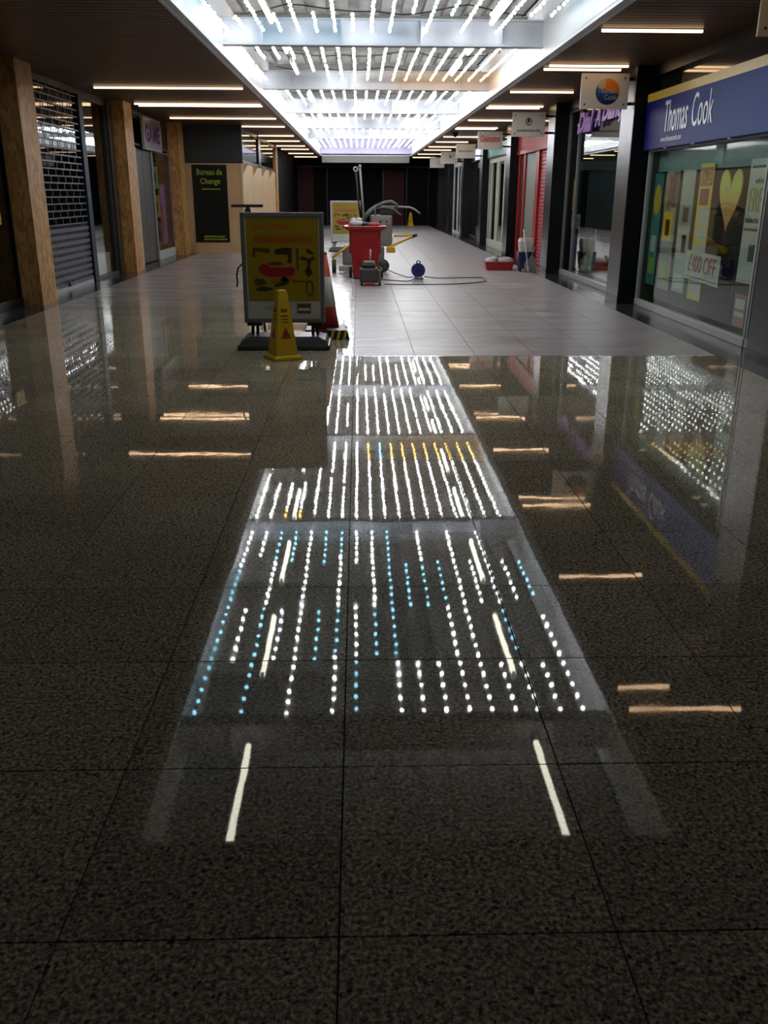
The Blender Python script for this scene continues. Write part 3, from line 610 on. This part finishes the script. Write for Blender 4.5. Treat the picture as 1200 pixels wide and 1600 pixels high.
# L0
shopfront('window_9', 'L', XL, LYC[0] + .66, LYC[1] - .02, 0, 3.06, [10.6], None, BLK, sill=.12)
wpart('shop_back', MB().box(-6.6, -6.5, 8, 12.9, 0, 3.1), mat('olive_back', (.045, .05, .035), .8, var=.3), wl)
poster('window_notice', 'small yellow square notice on the dark window before the first chipboard column', -4.72, 12.15, 12.45, 1.10, 1.30, mat('notice_yellow', (.65, .48, .03), .5), [(PO, -.8, .8, .05, .25), (PD, -.5, .5, .4, .8)], face='L', cat='notice')
t = thing('display_tree', 'white twiggy ornamental tree in the window before the first chipboard column', 'tree', (-5.3, 12.2, .1)); part('trunk', MB().tube([(0, 0, 0), (.02, 0, .4), (-.01, .02, .8), (0, 0, 1.15)], [.03, .025, .018, .006], 8), BAG, t)
tw = MB()
for k in range(46):
    z = .15 + k * .021; a = k * 2.4; l = .34 * (1.15 - z) + .08; tw.tube([(0, 0, z), (l * .5 * math.cos(a), l * .5 * math.sin(a), z + .06), (l * math.cos(a), l * math.sin(a), z + .06)], [.012, .010, .016], 5)
part('twigs', tw, mat('frosted_white', (.45, .43, .42), .8, var=.3), t, kind='stuff'); part('pot', MB().lathe([(.11, -.1), (.15, .05), (.13, .05), (.1, 0)], n=14), GPL, t)
plush(-5.15, 11.2, 0.0, .9, 'pale figure seated at the foot of the ornamental tree', mat('pale_plush', (.5, .5, .5), .9))
# L1: lattice shutter, post, window
y0, y1 = LYC[1] + .66, 16.45
sh = struct('door_5', (XL, y0, 0)); z = .06; k = 0
rail = MB(); SHG = mat('shutter_grey', (.075, .08, .105), .45, metal=.3)
while z < 3.0:
    wpart('shutter_bar', MB().box(XL + .012, XL + .030, y0, y1, z, z + (.058 if z < 1.0 else .020)), SHG, sh)
    yy = y0 + (.09 if k % 2 else 0)
    while yy < y1 - .02: rail.box(XL + .016, XL + .026, yy, yy + .018, z + .020, z + .105); yy += .09 if z < 1.0 else .36
    z += .105; k += 1
wpart('shutter_links', rail, SHG, sh, kind='stuff'); wpart('bottom_rail', MB().box(XL - .02, XL + .03, y0, y1, 0, .06), LGREY, sh); wpart('lock_box', MB().box(XL - .02, XL + .06, 15.0, 15.25, .06, .12), BLK, sh)
wpart('pane', MB().box(XL - .004, XL + .004, y0, y1, .06, 3.0), MATS['transom_glass'], sh)
wpart('navy_post', MB().box(XL - .07, XL + .06, y1 + .02, y1 + .26, 0, 3.06, .008), NAVY, wl)
shopfront('window_10', 'L', XL, y1 + .30, LYC[2] - .35, 0, 3.06, [], None, DGREY, sill=.06)
wpart('side_post', MB().box(XL - .05, XL + .08, LYC[2] - .32, LYC[2] - .04, 0, 3.06), mat('brown_black_post', (.03, .022, .012), .5), wl)
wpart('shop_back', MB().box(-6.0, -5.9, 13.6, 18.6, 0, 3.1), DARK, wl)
poster('window_poster', 'lime green poster standing inside the window beside the navy post', -5.0, 17.1, 17.6, .85, 1.30, mat('lime_print', (.18, .28, .03), .5), [(PG, -.6, .6, .5, .8)], face='L')
solo('display_plinth', MB().box(-.3, .3, -.65, .65, 0, .42, .01), plinth, 'pale grey display plinth inside the window beside the navy post', 'plinth', (-5.15, 17.45, 0))
# L2: white sign with purple letters, grey doors
y0, y1 = LYC[2] + .66, LYC[3] - .02
shopfront('window_11', 'L', XL, y0, 20.15, 0, 2.42, [], None, DGREY, sill=.16, sillm=LGREY)
dr = struct('door_6', (XL, 20.2, 0)); wpart('door_post', MB().box(XL - .03, XL + .05, 20.2, 20.38, 0, 2.42, .006), LGREY, dr); wpart('door_post', MB().box(XL - .03, XL + .05, 21.85, 22.0, 0, 2.42, .006), GREY, dr)
wpart('door_leaf', MB().box(XL - .02, XL + .01, 20.38, 21.1, .02, 2.40, .004), mat('door_grey', (.075, .078, .074), .4), dr); wpart('door_leaf', MB().box(XL - .02, XL + .01, 21.12, 21.85, .02, 2.40, .004), MATS['door_grey'], dr)
shopfront('window_12', 'L', XL, 22.05, y1, 0, 2.42, [], None, mat('purple_grey_frame', (.10, .07, .14), .5), sill=.20, sillm=LGREY)
shopfront('window_13', 'L', XL, y0, y1, 2.46, 3.04, [20.4, 22.0], None, DGREY, sill=.04)
wpart('shop_back', MB().box(-5.9, -5.8, 19.2, 24, 0, 3.1), DARK, wl)
t = thing('shop_sign', 'white framed shop sign with purple capital letters between the second and third chipboard columns', 'sign', (-4.64, 21.75, 2.42))
part('board', MB().box(-.02, .02, -.85, .85, 0, .62, .004), mat('sign_lilac_white', (.20, .18, .20), .35), t)
part('frame', MB().box(-.03, .03, -.88, -.85, -.02, .64).box(-.03, .03, .85, .88, -.02, .64).box(-.03, .03, -.85, .85, .62, .64).box(-.03, .03, -.85, .85, -.02, 0), LGREY, t)
text('GAME', 'L', -.74, .14, 1.48, .36, .021, mat('game_purple', (.09, .015, .09), .5, spec=.2), t, bold=.03)
for k, (m, z0, h) in enumerate(((PG, 1.6, .5), (MATS['amber_print'], .95, .5), (PBR, .3, .55))):
    poster('window_poster', '%s poster in the narrow window before the third chipboard column' % ['green topmost', 'amber middle', 'brown lowest'][k], -4.83, 22.2, 22.95, z0, z0 + h, m, [(PD, -.4, .4, .3, .7)], face='L')
poster('window_poster', 'tall purple strip poster in the narrow window before the third chipboard column', -4.83, 23.05, 23.6, .3, 1.7, PURP, [(PR, -.9, -.3, .1, .7)], face='L')
poster('window_poster', 'tan poster behind the glass just past the second chipboard column', -4.85, 19.4, 20.0, .3, 2.0, mat('tan_print', (.16, .12, .07), .6), [(TEAL, -.8, .8, .8, .95)], face='L')
# kiosk with bureau de change
KX, KY = -3.02, 24.85
kf = struct('wall_kiosk', (KX, KY, 0))
wpart('front_panel', MB().box(-4.74, -3.02, KY, KY + .04, .0, 2.24), CREAM, kf)
for k in range(4):
    a = KY + .04 + k * 2.42; wpart('cream_panel', MB().box(KX - .04, KX, a + .008, a + 2.412, 0, 2.24, .004), CREAM, kf)
    wpart('bracket', MB().add([(KX + .001, a + .12, 2.24), (KX + .001, a + .12, 1.98), (KX + .14, a + .12, 2.24), (KX + .001, a + .16, 2.24), (KX + .001, a + .16, 1.98), (KX + .14, a + .16, 2.24)], [(0, 1, 2), (3, 5, 4), (0, 3, 4, 1), (1, 4, 5, 2), (0, 2, 5, 3)]), CREAM, kf)
wpart('corner_post', MB().box(KX - .05, KX + .012, KY - .012, KY + .04, 0, 2.24, .004), mat('light_cream', (.62, .48, .30), .5), kf)
wpart('skirting', MB().box(-4.40, KX + .015, KY - .02, KY, 0, .14), CREAM, kf)
wpart('fascia_box', MB().box(-4.62, KX + .02, KY - .02, KY + .10, 2.26, CEIL - .002), mat('slate_green_panel', (.022, .030, .032), .55), kf)
wpart('transom', MB().box(KX - .05, KX + .02, KY + .10, 34.4, 2.24, 2.32), BLK, kf); wpart('top_rail', MB().box(KX - .05, KX + .02, KY + .10, 34.4, 3.02, CEIL - .002), BLK, kf)
for a, b_ in ((KY + .14, 28.7), (29.4, 34.2)): wpart('pane', MB().box(KX - .01, KX, a, b_, 2.32, 3.02), RGLASS, kf)
wpart('pilaster', MB().box(KX - .03, KX + .04, 28.7, 29.35, 2.26, CEIL - .002), BLK, kf)
c = tag(link('column', None, None, (KX - .1, 34.75, 0)), kind='structure'); part('chipboard_side', MB().box(.14, .158, -.32, .32, 0, CEIL), MATS['osb'], c); part('chipboard_front', MB().box(-.16, .14, -.32, -.302, 0, CEIL), MATS['osb'], c); part('core', MB().box(-.16, .14, -.30, .32, 0, CEIL), DARK, c)
wpart('dark_side', MB().box(-4.9, -3.1, 35.1, Y_END, 0, 3.1), mat('black_end_wall', (.006, .007, .008), .5), wl)
t = thing('bureau_poster', 'tall black poster reading Bureau de Change in lime on the cream kiosk front', 'poster', (-3.87, KY - .012, .27))
part('board', MB().box(-.46, .44, -.008, .008, 0, 1.93, .003), GB, t)
text('Bureau de', 'S', -.34, 1.68, .66, .15, .009, LIME, t, bold=.01); text('Change', 'S', -.26, 1.42, .52, .18, .009, LIME, t, bold=.01); dashes('S', -.22, 1.32, .48, .03, .009, LIME, t, 12)
dashes('S', -.24, .13, .56, .04, .009, LIME, t, 11); dashes('S', -.24, .06, .60, .04, .009, LIME, t, 13)

# ------------------------------------------------------------------ loose things
def aboard(x, y, label, bright, rz=0):
    t = thing('pavement_sign', label, 'sign', (x, y, 0), rz)
    b = MB().box(-.47, .47, -.28, .28, .0, .055, .025); b.rings([[(sx * (.45 - q), sy * (.26 - q * .9), z) for sx, sy in ((-1, -1), (1, -1), (1, 1), (-1, 1))] for q, z in ((0, .05), (.03, .10), (.10, .125))], smooth=False)
    part('base', b, mat('dark_base_plastic', (.030, .034, .042), .33, var=.15), t)
    for sx in (-1, 1):
        part('spring_leg', MB().cyl((sx * .31 - .025, 0, .11), (sx * .31 - .025, 0, .25), .016).cyl((sx * .31 + .025, 0, .11), (sx * .31 + .025, 0, .25), .016).box(sx * .31 - .08, sx * .31 + .08, -.03, .03, .215, .25, .008), BKPL, t)
    f = MB(); w2, z0, z1 = .415, .245, 1.325
    f.box(-w2, -w2 + .042, -.022, .022, z0, z1, .006); f.box(w2 - .042, w2, -.022, .022, z0, z1, .006); f.box(-w2 + .04, w2 - .04, -.022, .022, z1 - .042, z1, .006); f.box(-w2 + .04, w2 - .04, -.022, .022, z0, z0 + .042, .006); f.box(-w2 + .03, w2 - .03, .0, .014, z0 + .03, z1 - .03)
    part('frame', f, ALU if bright else mat('grey_snap_frame', (.20, .20, .21), .4, metal=.4), t)
    ps = part('poster', MB().box(-w2 + .042, w2 - .042, -.010, -.004, z0 + .042, z1 - .042), PW, t)
    part('yellow_print', MB().rect('S', -.36, .36, .46, 1.275, .0105, .0115), PY, ps)
    text('Sorry for the', 'S', -.29, 1.15, .36, .075, .012, PO, ps, thick=.001, bold=.02); part('headline_bar', MB().rect('S', -.29, .30, 1.03, 1.115, .0116, .0118), mat('bar_orange', (.30, .14, .006), .4), ps)
    text('inconvenience', 'S', -.27, 1.038, .55, .07, .012, PO, ps, thick=.001, bold=.03)
    def pr(m, pts): part('tool_print', MB().prism(pts, 'S', .0118, .0128), m, ps)
    pr(PBR, [(-.30, .99), (-.13, .98), (-.13, .93), (-.27, .955), (-.285, .89), (-.31, .90)])            # hand saw
    pr(PD, [(-.09, .97), (.02, .99), (.09, .985), (.09, .92), (.085, .84), (.045, .84), (.05, .92), (-.02, .925), (-.07, .92)])   # drill
    pr(PBR, [(.135, .98), (.16, .98), (.155, .78), (.135, .78)])                                         # screwdriver
    pr(PD, [(.24, .985), (.30, .95), (.31, .92), (.24, .94)])
    pr(PD, [(.17, .895), (.20, .905), (.26, .88), (.31, .905), (.32, .88), (.285, .86), (.27, .80), (.30, .74), (.25, .70), (.215, .76), (.25, .82), (.24, .86), (.18, .87)])   # spanner
    pr(PR, [(-.25, .80), (-.20, .835), (-.15, .82), (-.13, .795), (.10, .80), (.12, .77), (.10, .715), (-.13, .70), (-.19, .72), (-.24, .75)])   # red handled tool
    pr(PBR, [(-.16, .83), (-.10, .855), (-.02, .85), (.0, .82), (-.10, .815)])
    pr(PO, [(-.13, .66), (.02, .70), (.13, .69), (.13, .665), (.0, .665), (-.10, .635)])
    pr(PD, [(-.02, .70), (.02, .71), (.06, .66), (.02, .62), (-.10, .60), (-.08, .635), (-.03, .65)])
    pr(PBR, [(-.30, .66), (-.28, .69), (-.20, .68), (-.17, .64), (-.24, .61), (-.29, .62)])
    pr(PD, [(-.29, .58), (-.22, .61), (-.12, .595), (-.11, .575), (-.20, .56), (-.28, .565)])             # plane
    pr(PBR, [(.09, .67), (.24, .665), (.24, .655), (.09, .65)])
    part('tool_print', MB().tube([(.265 + .035 * math.cos(a), -.0122, .595 + .075 * math.sin(a)) for a in [i * PI / 8 for i in range(16)]], .006, 5, closed=True), PD, ps)
    part('logo_block', MB().rect('S', .13, .27, .34, .44, .0105, .012), mat('logo_brown', (.10, .06, .05), .5), ps); part('logo_bar', MB().rect('S', .14, .26, .365, .395, .0121, .013), PW, ps)
    part('small_print', MB().rect('S', -.20, -.04, .405, .41, .0105, .012).rect('S', -.20, -.0, .38, .384, .0105, .012), GREY, ps)
    return t
aboard(-.765, 9.32, 'grey framed pavement sign with yellow tools poster, right behind the yellow cone', False)
aboard(-.36, 25.7, 'white framed pavement sign with a yellow poster far behind the red bin', True, .02)

def wetcone(x, y, rz, label, group=None, s=1.0):
    t = thing('wet_floor_cone', label, 'cone', (x, y, 0), rz)
    sq = lambda h, r: [(sx * h, sy * h, z_) for sx, sy in ((-1, -1), (1, -1), (1, 1), (-1, 1)) for z_ in (r,)]
    part('body', MB().rings([sq(.112, .03), sq(.045, .615), sq(.040, .64), sq(.028, .648)], smooth=False), YEL, t)
    part('base', MB().rings([sq(.145, 0), sq(.148, .012), sq(.142, .03), sq(.118, .042)], smooth=False), YEL, t)
    def slope(z): return .112 + (.045 - .112) * (z - .03) / .585
    for (f, kx) in (('S', 1), ('L', 1)):
        def q(u, z, e): return mp('S' if f == 'S' else 'N', u, z, slope(z) + e) if f == 'S' else (-(slope(z) + e), -u, z)
        for k, (z0, z1, hw, m) in enumerate(((.405, .415, .035, PD), (.375, .383, .035, PD), (.35, .358, .035, PD), (.20, .205, .02, PO))):
            b = MB().add([q(-hw, z0, .001), q(hw, z0, .001), q(hw, z1, .001), q(-hw, z1, .001)], [(0, 1, 2, 3)]); part('print', b, m, t)
        b = MB().add([q(-.055, .20, .0015), q(.055, .20, .0015), q(0, .31, .0015)], [(0, 1, 2)]); part('warning_triangle', b, PO, t, 'orange warning triangle')
        b = MB().add([q(-.02, .215, .002), q(.005, .215, .002), q(.018, .25, .002), q(.0, .275, .002), q(-.01, .25, .002)], [(0, 1, 2, 3, 4)]); part('falling_figure', b, PR, t)
        b = MB().add([q(-.035, .445, .0012), q(.03, .445, .0012), q(.03, .475, .0012), q(-.035, .475, .0012)], [(0, 1, 2, 3)]); part('print', b, PO, t)
    return t
wetcone(-.735, 8.60, math.radians(26), 'yellow wet floor cone standing in front of the pavement sign')
wetcone(2.58, 46.4, .3, 'tiny yellow wet floor cone at the dark far end of the hall')

def traffic_cone(x, y, label):
    t = thing('traffic_cone', label, 'cone', (x, y, 0))
    r = lambda z: .155 + (.028 - .155) * (z - .04) / .82
    def band(z0, z1, m, e, nm, lb=None): part(nm, MB().lathe([(r(z0) + e, z0), (r(z1) + e, z1)], n=20), m, t, lb)
    part('base', MB().box(-.23, .23, -.23, .23, 0, .05, .012), BKPL, t)
    band(.04, .86, ORG, 0, 'body'); band(.29, .62, CWHITE, .003, 'reflective_band', 'white band'); part('tip', MB().lathe([(.03, .855), (.024, .885), (.016, .888)], n=14), ORG, t)
traffic_cone(-.385, 10.38, 'red and white traffic cone half hidden behind the front pavement sign')
t = thing('wheel_chock', 'low black and yellow striped block on the floor beside the pavement sign base', 'block', (-.225, 9.86, 0), .15)
part('block', MB().prism([(-.13, 0), (.11, 0), (.08, .10), (-.13, .10)], 'S', -.09, .09), BKPL, t)
for k in range(3): part('stripe', MB().prism([(-.11 + k * .07, .002), (-.08 + k * .07, .002), (-.055 + k * .07, .098), (-.085 + k * .07, .098)], 'S', .091, .093), YEL, t)
t = thing('floor_squeegee', 'long handled squeegee leaning up behind the front pavement sign, blade on top', 'squeegee', (-1.02, 9.85, 0))
part('handle', MB().cyl((0, 0, .01), (-.13, -.08, 1.36), .014), mat('brown_handle', (.07, .035, .02), .5), t); part('blade', MB().box(-.30, .03, -.10, -.06, 1.365, 1.395, .006), mat('brown_rubber', (.05, .03, .025), .6), t); part('bracket', MB().prism([(-.17, 1.30), (-.09, 1.30), (-.11, 1.365), (-.15, 1.365)], 'S', .06, .10), MATS['brown_rubber'], t)
b = MB().tube([(0, 0, .82), (-.035, 0, .79), (-.055, 0, .72), (-.05, 0, .64), (-.06, 0, .60)], .009, 6); b.tube([(0, 0, .82), (.03, .0, .84)], .009, 6)
solo('hook', b, BKPL, 'dark bent hook sticking out beside the front pavement sign', 'hook', (-1.19, 9.36, 0))

# wheelie bin
t = thing('wheelie_bin', 'red wheelie bin full of rubbish standing in the middle of the hall', 'bin', (.12, 17.3, 0))
def rr(hx, hy, z, c=.05, n=4, ox=0, oy=0):
    out = []
    for sx, sy, a0 in ((1, 1, 0), (-1, 1, PI / 2), (-1, -1, PI), (1, -1, 1.5 * PI)):
        for k in range(n + 1):
            a = a0 + k * PI / 2 / n; out.append((ox + sx * (hx - c) + c * math.cos(a), oy + sy * (hy - c) + c * math.sin(a), z))
    return out
part('body', MB().rings([rr(.225, .24, .03), rr(.25, .27, .35), rr(.29, .34, .90), rr(.285, .335, .90), rr(.245, .265, .35)], smooth=False, cap=True), RBIN, t)
part('rim', MB().rings([rr(.30, .35, .86), rr(.37, .39, .90), rr(.385, .40, .945), rr(.33, .36, .95), rr(.29, .33, .90)], smooth=False, cap=False), RBIN, t)
part('front_rib', MB().prism([(-.07, .05), (.07, .05), (.09, .50), (.10, .62), (-.10, .62), (-.09, .50)], 'S', .24, .300), RBIN, t)
part('front_rib', MB().prism([(.12, .05), (.19, .05), (.23, .60), (.15, .60)], 'S', .25, .30), RBIN, t)
for sx in (-1, 1): part('wheel', MB().lathe([(.02, -.025), (.10, -.025), (.10, .025), (.02, .025)], (sx * .28, .26, .10), n=18, axis='x'), BKPL, t)
part('axle', MB().cyl((-.28, .26, .10), (.28, .26, .10), .012), GREY, t)
lid = part('lid', MB().box(-.30, .30, .40, .44, .42, .93, .012), RBIN, t)
b = MB(); b.ball((0, 0, .06), .11, sc=(1.2, 1, .6)); b.ball((.04, 0, .12), .06, sc=(1.2, 1, .7)); b.ball((-.06, .02, .11), .05)
solo('rubbish_bag', b, BAG, 'crumpled white bag on top of the red bin', 'bag', (-.04, 17.25, .93)); 
b = MB(); b.ball((0, 0, .04), .07, sc=(1.3, 1, .7)); solo('rubbish_bag', b, NBLUE, 'dark blue bag bulging out of the red bin', 'bag', (.15, 17.14, .93))
b = MB(); b.ball((0, 0, .03), .07, sc=(1.5, 1, .6)); solo('rag', b, ORG, 'orange red rag lying over the rim of the red bin', 'rag', (.28, 17.1, .94))
t = thing('long_pole', 'pale grey pole standing up out of the red bin', 'pole', (.20, 17.5, .9)); part('shaft', MB().cyl((-.09, .04, .0), (-.17, .04, 1.06), .020), mat('pole_grey', (.34, .34, .34), .4), t); part('tip', MB().cyl((-.17, .04, 1.06), (-.172, .04, 1.11), .027), LGREY, t)
t = thing('long_pole', 'dark pole with a pale round loop at its top, standing in the red bin', 'pole', (.05, 17.5, .9)); part('shaft', MB().cyl((0, .0, .0), (-.10, .0, 1.0), .017), BKPL, t); part('loop', MB().tube([(-.10 + .035 * math.cos(a), -.01, 1.03 + .035 * math.sin(a)) for a in [i * PI / 7 for i in range(14)]], .014, 6, closed=True), LGREY, t)

# walk-behind floor machine with yellow frame
t = thing('floor_machine', 'grey floor cleaning machine with yellow frame arms and curled hoses behind the red bin', 'machine', (.22, 19.0, 0))
part('body', MB().box(-.55, .30, -.30, .35, .12, .52, .05), mat('machine_grey', (.20, .20, .19), .5), t); part('tank', MB().box(.02, .46, -.25, .30, .50, 1.10, .04), mat('machine_beige', (.20, .195, .17), .5), t)
part('control_panel', MB().box(.06, .42, -.262, -.25, .92, 1.06), mat('panel_beige', (.26, .25, .22), .5), t); part('button', MB().box(.20, .24, -.27, -.262, .96, 1.0), BKPL, t); part('button', MB().box(.33, .36, -.27, -.262, .96, 1.0), BKPL, t)
for wx, wr_ in ((-.72, .13), (.27, .13)): part('wheel', MB().lathe([(.03, -.04), (wr_, -.04), (wr_, .04), (.03, .04)], (wx, -.35, wr_), n=20, axis='x' if wx < 0 else 'y'), GPL, t)
part('frame_arm', MB().cyl((-.42, -.3, .52), (-.76, -.38, .28), .025, n=8), YEL, t, 'yellow frame arm'); part('frame_arm', MB().cyl((.42, -.30, .50), (.92, .6, .66), .028, n=8), YEL, t, 'yellow frame arm'); part('frame_arm', MB().cyl((.40, -.30, .46), (.50, .5, .68), .024, n=8).cyl((.50, .5, .68), (.92, .6, .68), .022, n=8), YEL, t, 'yellow frame arm')
part('frame_joint', MB().box(.34, .52, -.36, -.26, .38, .50, .02), YEL, t, 'yellow joint block'); part('arm_grip', MB().cyl((.90, .57, .655), (1.0, .72, .68), .035, n=8), BKPL, t); part('arm_link', MB().cyl((-.74, -.38, .26), (-.72, -.35, .13), .02, n=8), BKPL, t)
h = MB(); h.tube([(-.12, -.1, .98), (-.08, -.1, 1.10), (.02, -.12, 1.20), (.14, -.1, 1.27), (.30, -.1, 1.34), (.44, -.1, 1.36), (.55, -.1, 1.30), (.56, -.1, 1.22)], .032, 8); h.tube([(-.14, -.16, 1.02), (.0, -.18, 1.14), (.10, -.18, 1.24), (.12, -.18, 1.10), (.05, -.18, 1.02)], .038, 8)
h.tube([(.12, -.12, 1.22), (.30, -.14, 1.25), (.48, -.14, 1.22), (.58, -.14, 1.14), (.64, -.14, 1.10)], .02, 8); part('hose', h, mat('hose_grey', (.12, .12, .12), .45), t)
part('handlebar', MB().tube([(.46, -.05, 1.26), (.60, -.05, 1.26), (.82, -.05, 1.25), (.92, -.05, 1.21), (1.03, -.05, 1.13)], .018, 8), MATS['pole_grey'], t); part('hose_guard', MB().box(.18, .50, -.04, .12, 1.10, 1.28, .04), GPL, t)
b = MB(); b.box(-.30, .10, -.2, .2, .0, .10, .03); part('brush_deck', MB().box(-.62, -.05, -.48, -.28, .03, .14, .02), LGREY, t)

# small vacuum
t = thing('vacuum_cleaner', 'small dark grey wheeled vacuum cleaner in front of the red bin', 'vacuum', (.19, 15.95, 0))
part('body', MB().box(-.18, .15, -.18, .18, .05, .30, .035), GPL, t); part('lid', MB().box(-.14, .10, -.14, .14, .30, .37, .03), BKPL, t); part('handle', MB().box(-.11, .09, -.10, -.06, .37, .415, .012), mat('pale_handle', (.35, .35, .30), .5), t)
part('side_wheel', MB().lathe([(.02, -.03), (.085, -.03), (.095, 0), (.085, .03), (.02, .03)], (.20, .02, .20), n=18, axis='x'), BKPL, t); part('side_panel', MB().box(.15, .19, -.12, .14, .06, .26, .01), GREY, t)
for sx in (-.14, .17): part('caster', MB().lathe([(.01, -.02), (.045, -.02), (.045, .02), (.01, .02)], (sx, -.14, .045), n=14, axis='x'), BKPL, t)
part('front_strip', MB().box(-.09, .08, -.19, -.18, .02, .07), mat('dull_red', (.35, .06, .06), .5), t)
part('wand', MB().cyl((0.01, -.02, .41), (0.015, .02, .60), .016), mat('pink_tube', (.55, .35, .33), .5), t)
# cable reel + cable
t = thing('cable_reel', 'round blue cable reel standing on the floor', 'reel', (1.11, 17.1, 0))
part('drum', MB().lathe([(.125, -.07), (.128, -.06), (.09, -.05), (.09, .05), (.128, .06), (.125, .07)], (0, 0, .165), n=24, axis='y'), BLUE, t); part('hub', MB().lathe([(.05, -.085), (.05, -.07)], (0, 0, .165), n=14, axis='y'), NBLUE, t)
part('handle', MB().tube([(-.03, 0, .28), (-.03, 0, .32), (.0, 0, .335), (.03, 0, .32), (.03, 0, .28)], .012, 6), BLUE, t); part('foot', MB().tube([(-.05, -.08, .05), (-.08, -.08, .012), (.10, -.08, .012), (.05, -.08, .05)], .010, 6).tube([(-.05, .08, .05), (-.08, .08, .012), (.10, .08, .012), (.05, .08, .05)], .010, 6), BKPL, t)
def cable(name, pts, label, r=.009):
    P = []; q = [Vector(p) for p in pts]; q = [q[0]] + q + [q[-1]]
    for i in range(1, len(q) - 2):
        for k in range(6):
            s = k / 6; a, b_, c, d = q[i - 1], q[i], q[i + 1], q[i + 2]
            P.append(.5 * ((2 * b_) + (c - a) * s + (2 * a - 5 * b_ + 4 * c - d) * s * s + (3 * b_ - a - 3 * c + d) * s ** 3))
    P.append(q[-1]); o = link(name, MB().tube([p - q[0] for p in P], r, 6).mesh(name, mat('cable_grey', (.05, .05, .055), .5)), None, q[0]); tag(o, label, 'cable')
cable('power_cable', [(.42, 17.9, .25), (.6, 17.8, .10), (.9, 17.5, .012), (1.02, 17.22, .03)], 'grey cable running from the floor machine to the top of the blue reel')
cable('power_cable', [(.40, 16.9, .012), (.65, 16.7, .012), (.90, 16.6, .012), (1.08, 16.98, .04)], 'grey cable curving along the floor between the vacuum and the blue reel')
cable('power_cable', [(1.22, 17.1, .05), (1.5, 17.2, .012), (1.9, 17.3, .012), (2.35, 17.35, .012)], 'grey cable trailing from the blue reel towards the shops')
cable('power_cable', [(.45, 16.0, .012), (1.1, 15.95, .012), (1.8, 16.1, .012), (2.3, 16.6, .012), (2.35, 17.3, .012)], 'grey cable lying nearest along the edge of the dull floor patch')

# clutter by the red shop
t = thing('storage_tray', 'low red plastic tray on the floor by the cream doors', 'tray', (2.95, 19.35, 0)); b = MB().rings([rr(.27, .19, 0, .03), rr(.30, .22, .17, .03), rr(.285, .205, .17, .03), rr(.26, .18, .02, .03)], smooth=False); part('tub', b, mat('tray_red', (.34, .012, .016), .4), t); part('rim', MB().rings([rr(.31, .23, .155, .03), rr(.31, .23, .175, .03), rr(.28, .20, .175, .03), rr(.28, .20, .155, .03)], smooth=False, closed=True, cap=False), MATS['tray_red'], t)
b = MB().ball((0, 0, .06), .10, sc=(1.2, 1, .8)); b.ball((.08, .03, .1), .06); solo('cloth', b, BAG, 'white cloth heaped at one end of the red tray', 'cloth', (2.77, 19.3, .12))
b = MB().ball((0, 0, .06), .13, sc=(1.3, .9, .7)); solo('cloth', b, mat('cloth_pink', (.55, .48, .48), .8), 'pinkish white cloth heaped beside the navy bucket in the red tray', 'cloth', (3.10, 19.3, .12))
b = MB(); b.cyl((0, 0, 0), (0, 0, .16), .06); b.cyl((0, 0, .16), (0, 0, .24), .06, .025); b.cyl((0, 0, .24), (0, 0, .28), .025); solo('spray_bottle', b, mat('bottle_grey', (.30, .30, .28), .3), 'grey bottle standing in the red tray', 'bottle', (2.92, 19.36, .02))
t = thing('mop_bucket', 'navy mop bucket with a pale wringer on top beside the red tray', 'bucket', (3.44, 18.95, 0)); part('bucket', MB().rings([rr(.13, .15, .06, .04), rr(.17, .19, .40, .04), rr(.16, .18, .40, .04), rr(.12, .14, .09, .04)], smooth=False), NBLUE, t)
part('wringer', MB().rings([rr(.13, .12, .38, .03), rr(.15, .13, .60, .03), rr(.13, .11, .66, .03)], smooth=False), mat('wringer_cream', (.60, .55, .48), .5), t)
for sx in (-.1, .1):
    for sy in (-.1, .1): part('caster', MB().lathe([(.01, -.015), (.03, -.015), (.03, .015), (.01, .015)], (sx, sy, .031), n=10, axis='x'), BKPL, t)
    part('caster_stem', MB().cyl((sx, -.1, .05), (sx, -.1, .075), .01).cyl((sx, .1, .05), (sx, .1, .075), .01), GREY, t)
t = thing('mop_stick', 'thin white stick leaning on the navy mop bucket', 'stick', (3.46, 18.60, 0)); part('shaft', MB().cyl((0, 0, .02), (-.12, .14, .84), .014), BAG, t); part('socket', MB().cyl((.004, 0, 0), (-.012, .02, .12), .022), LGREY, t)
t = thing('dustpan', 'grey upright dustpan beside the navy mop bucket', 'dustpan', (3.52, 18.70, 0)); part('pan', MB().prism([(-.14, 0), (.10, 0), (.12, .22), (.02, .34), (-.12, .20)], 'S', -.04, .04), mat('pan_grey', (.20, .20, .18), .5), t); part('handle', MB().cyl((.0, 0, .3), (.08, .02, .50), .012), GREY, t)
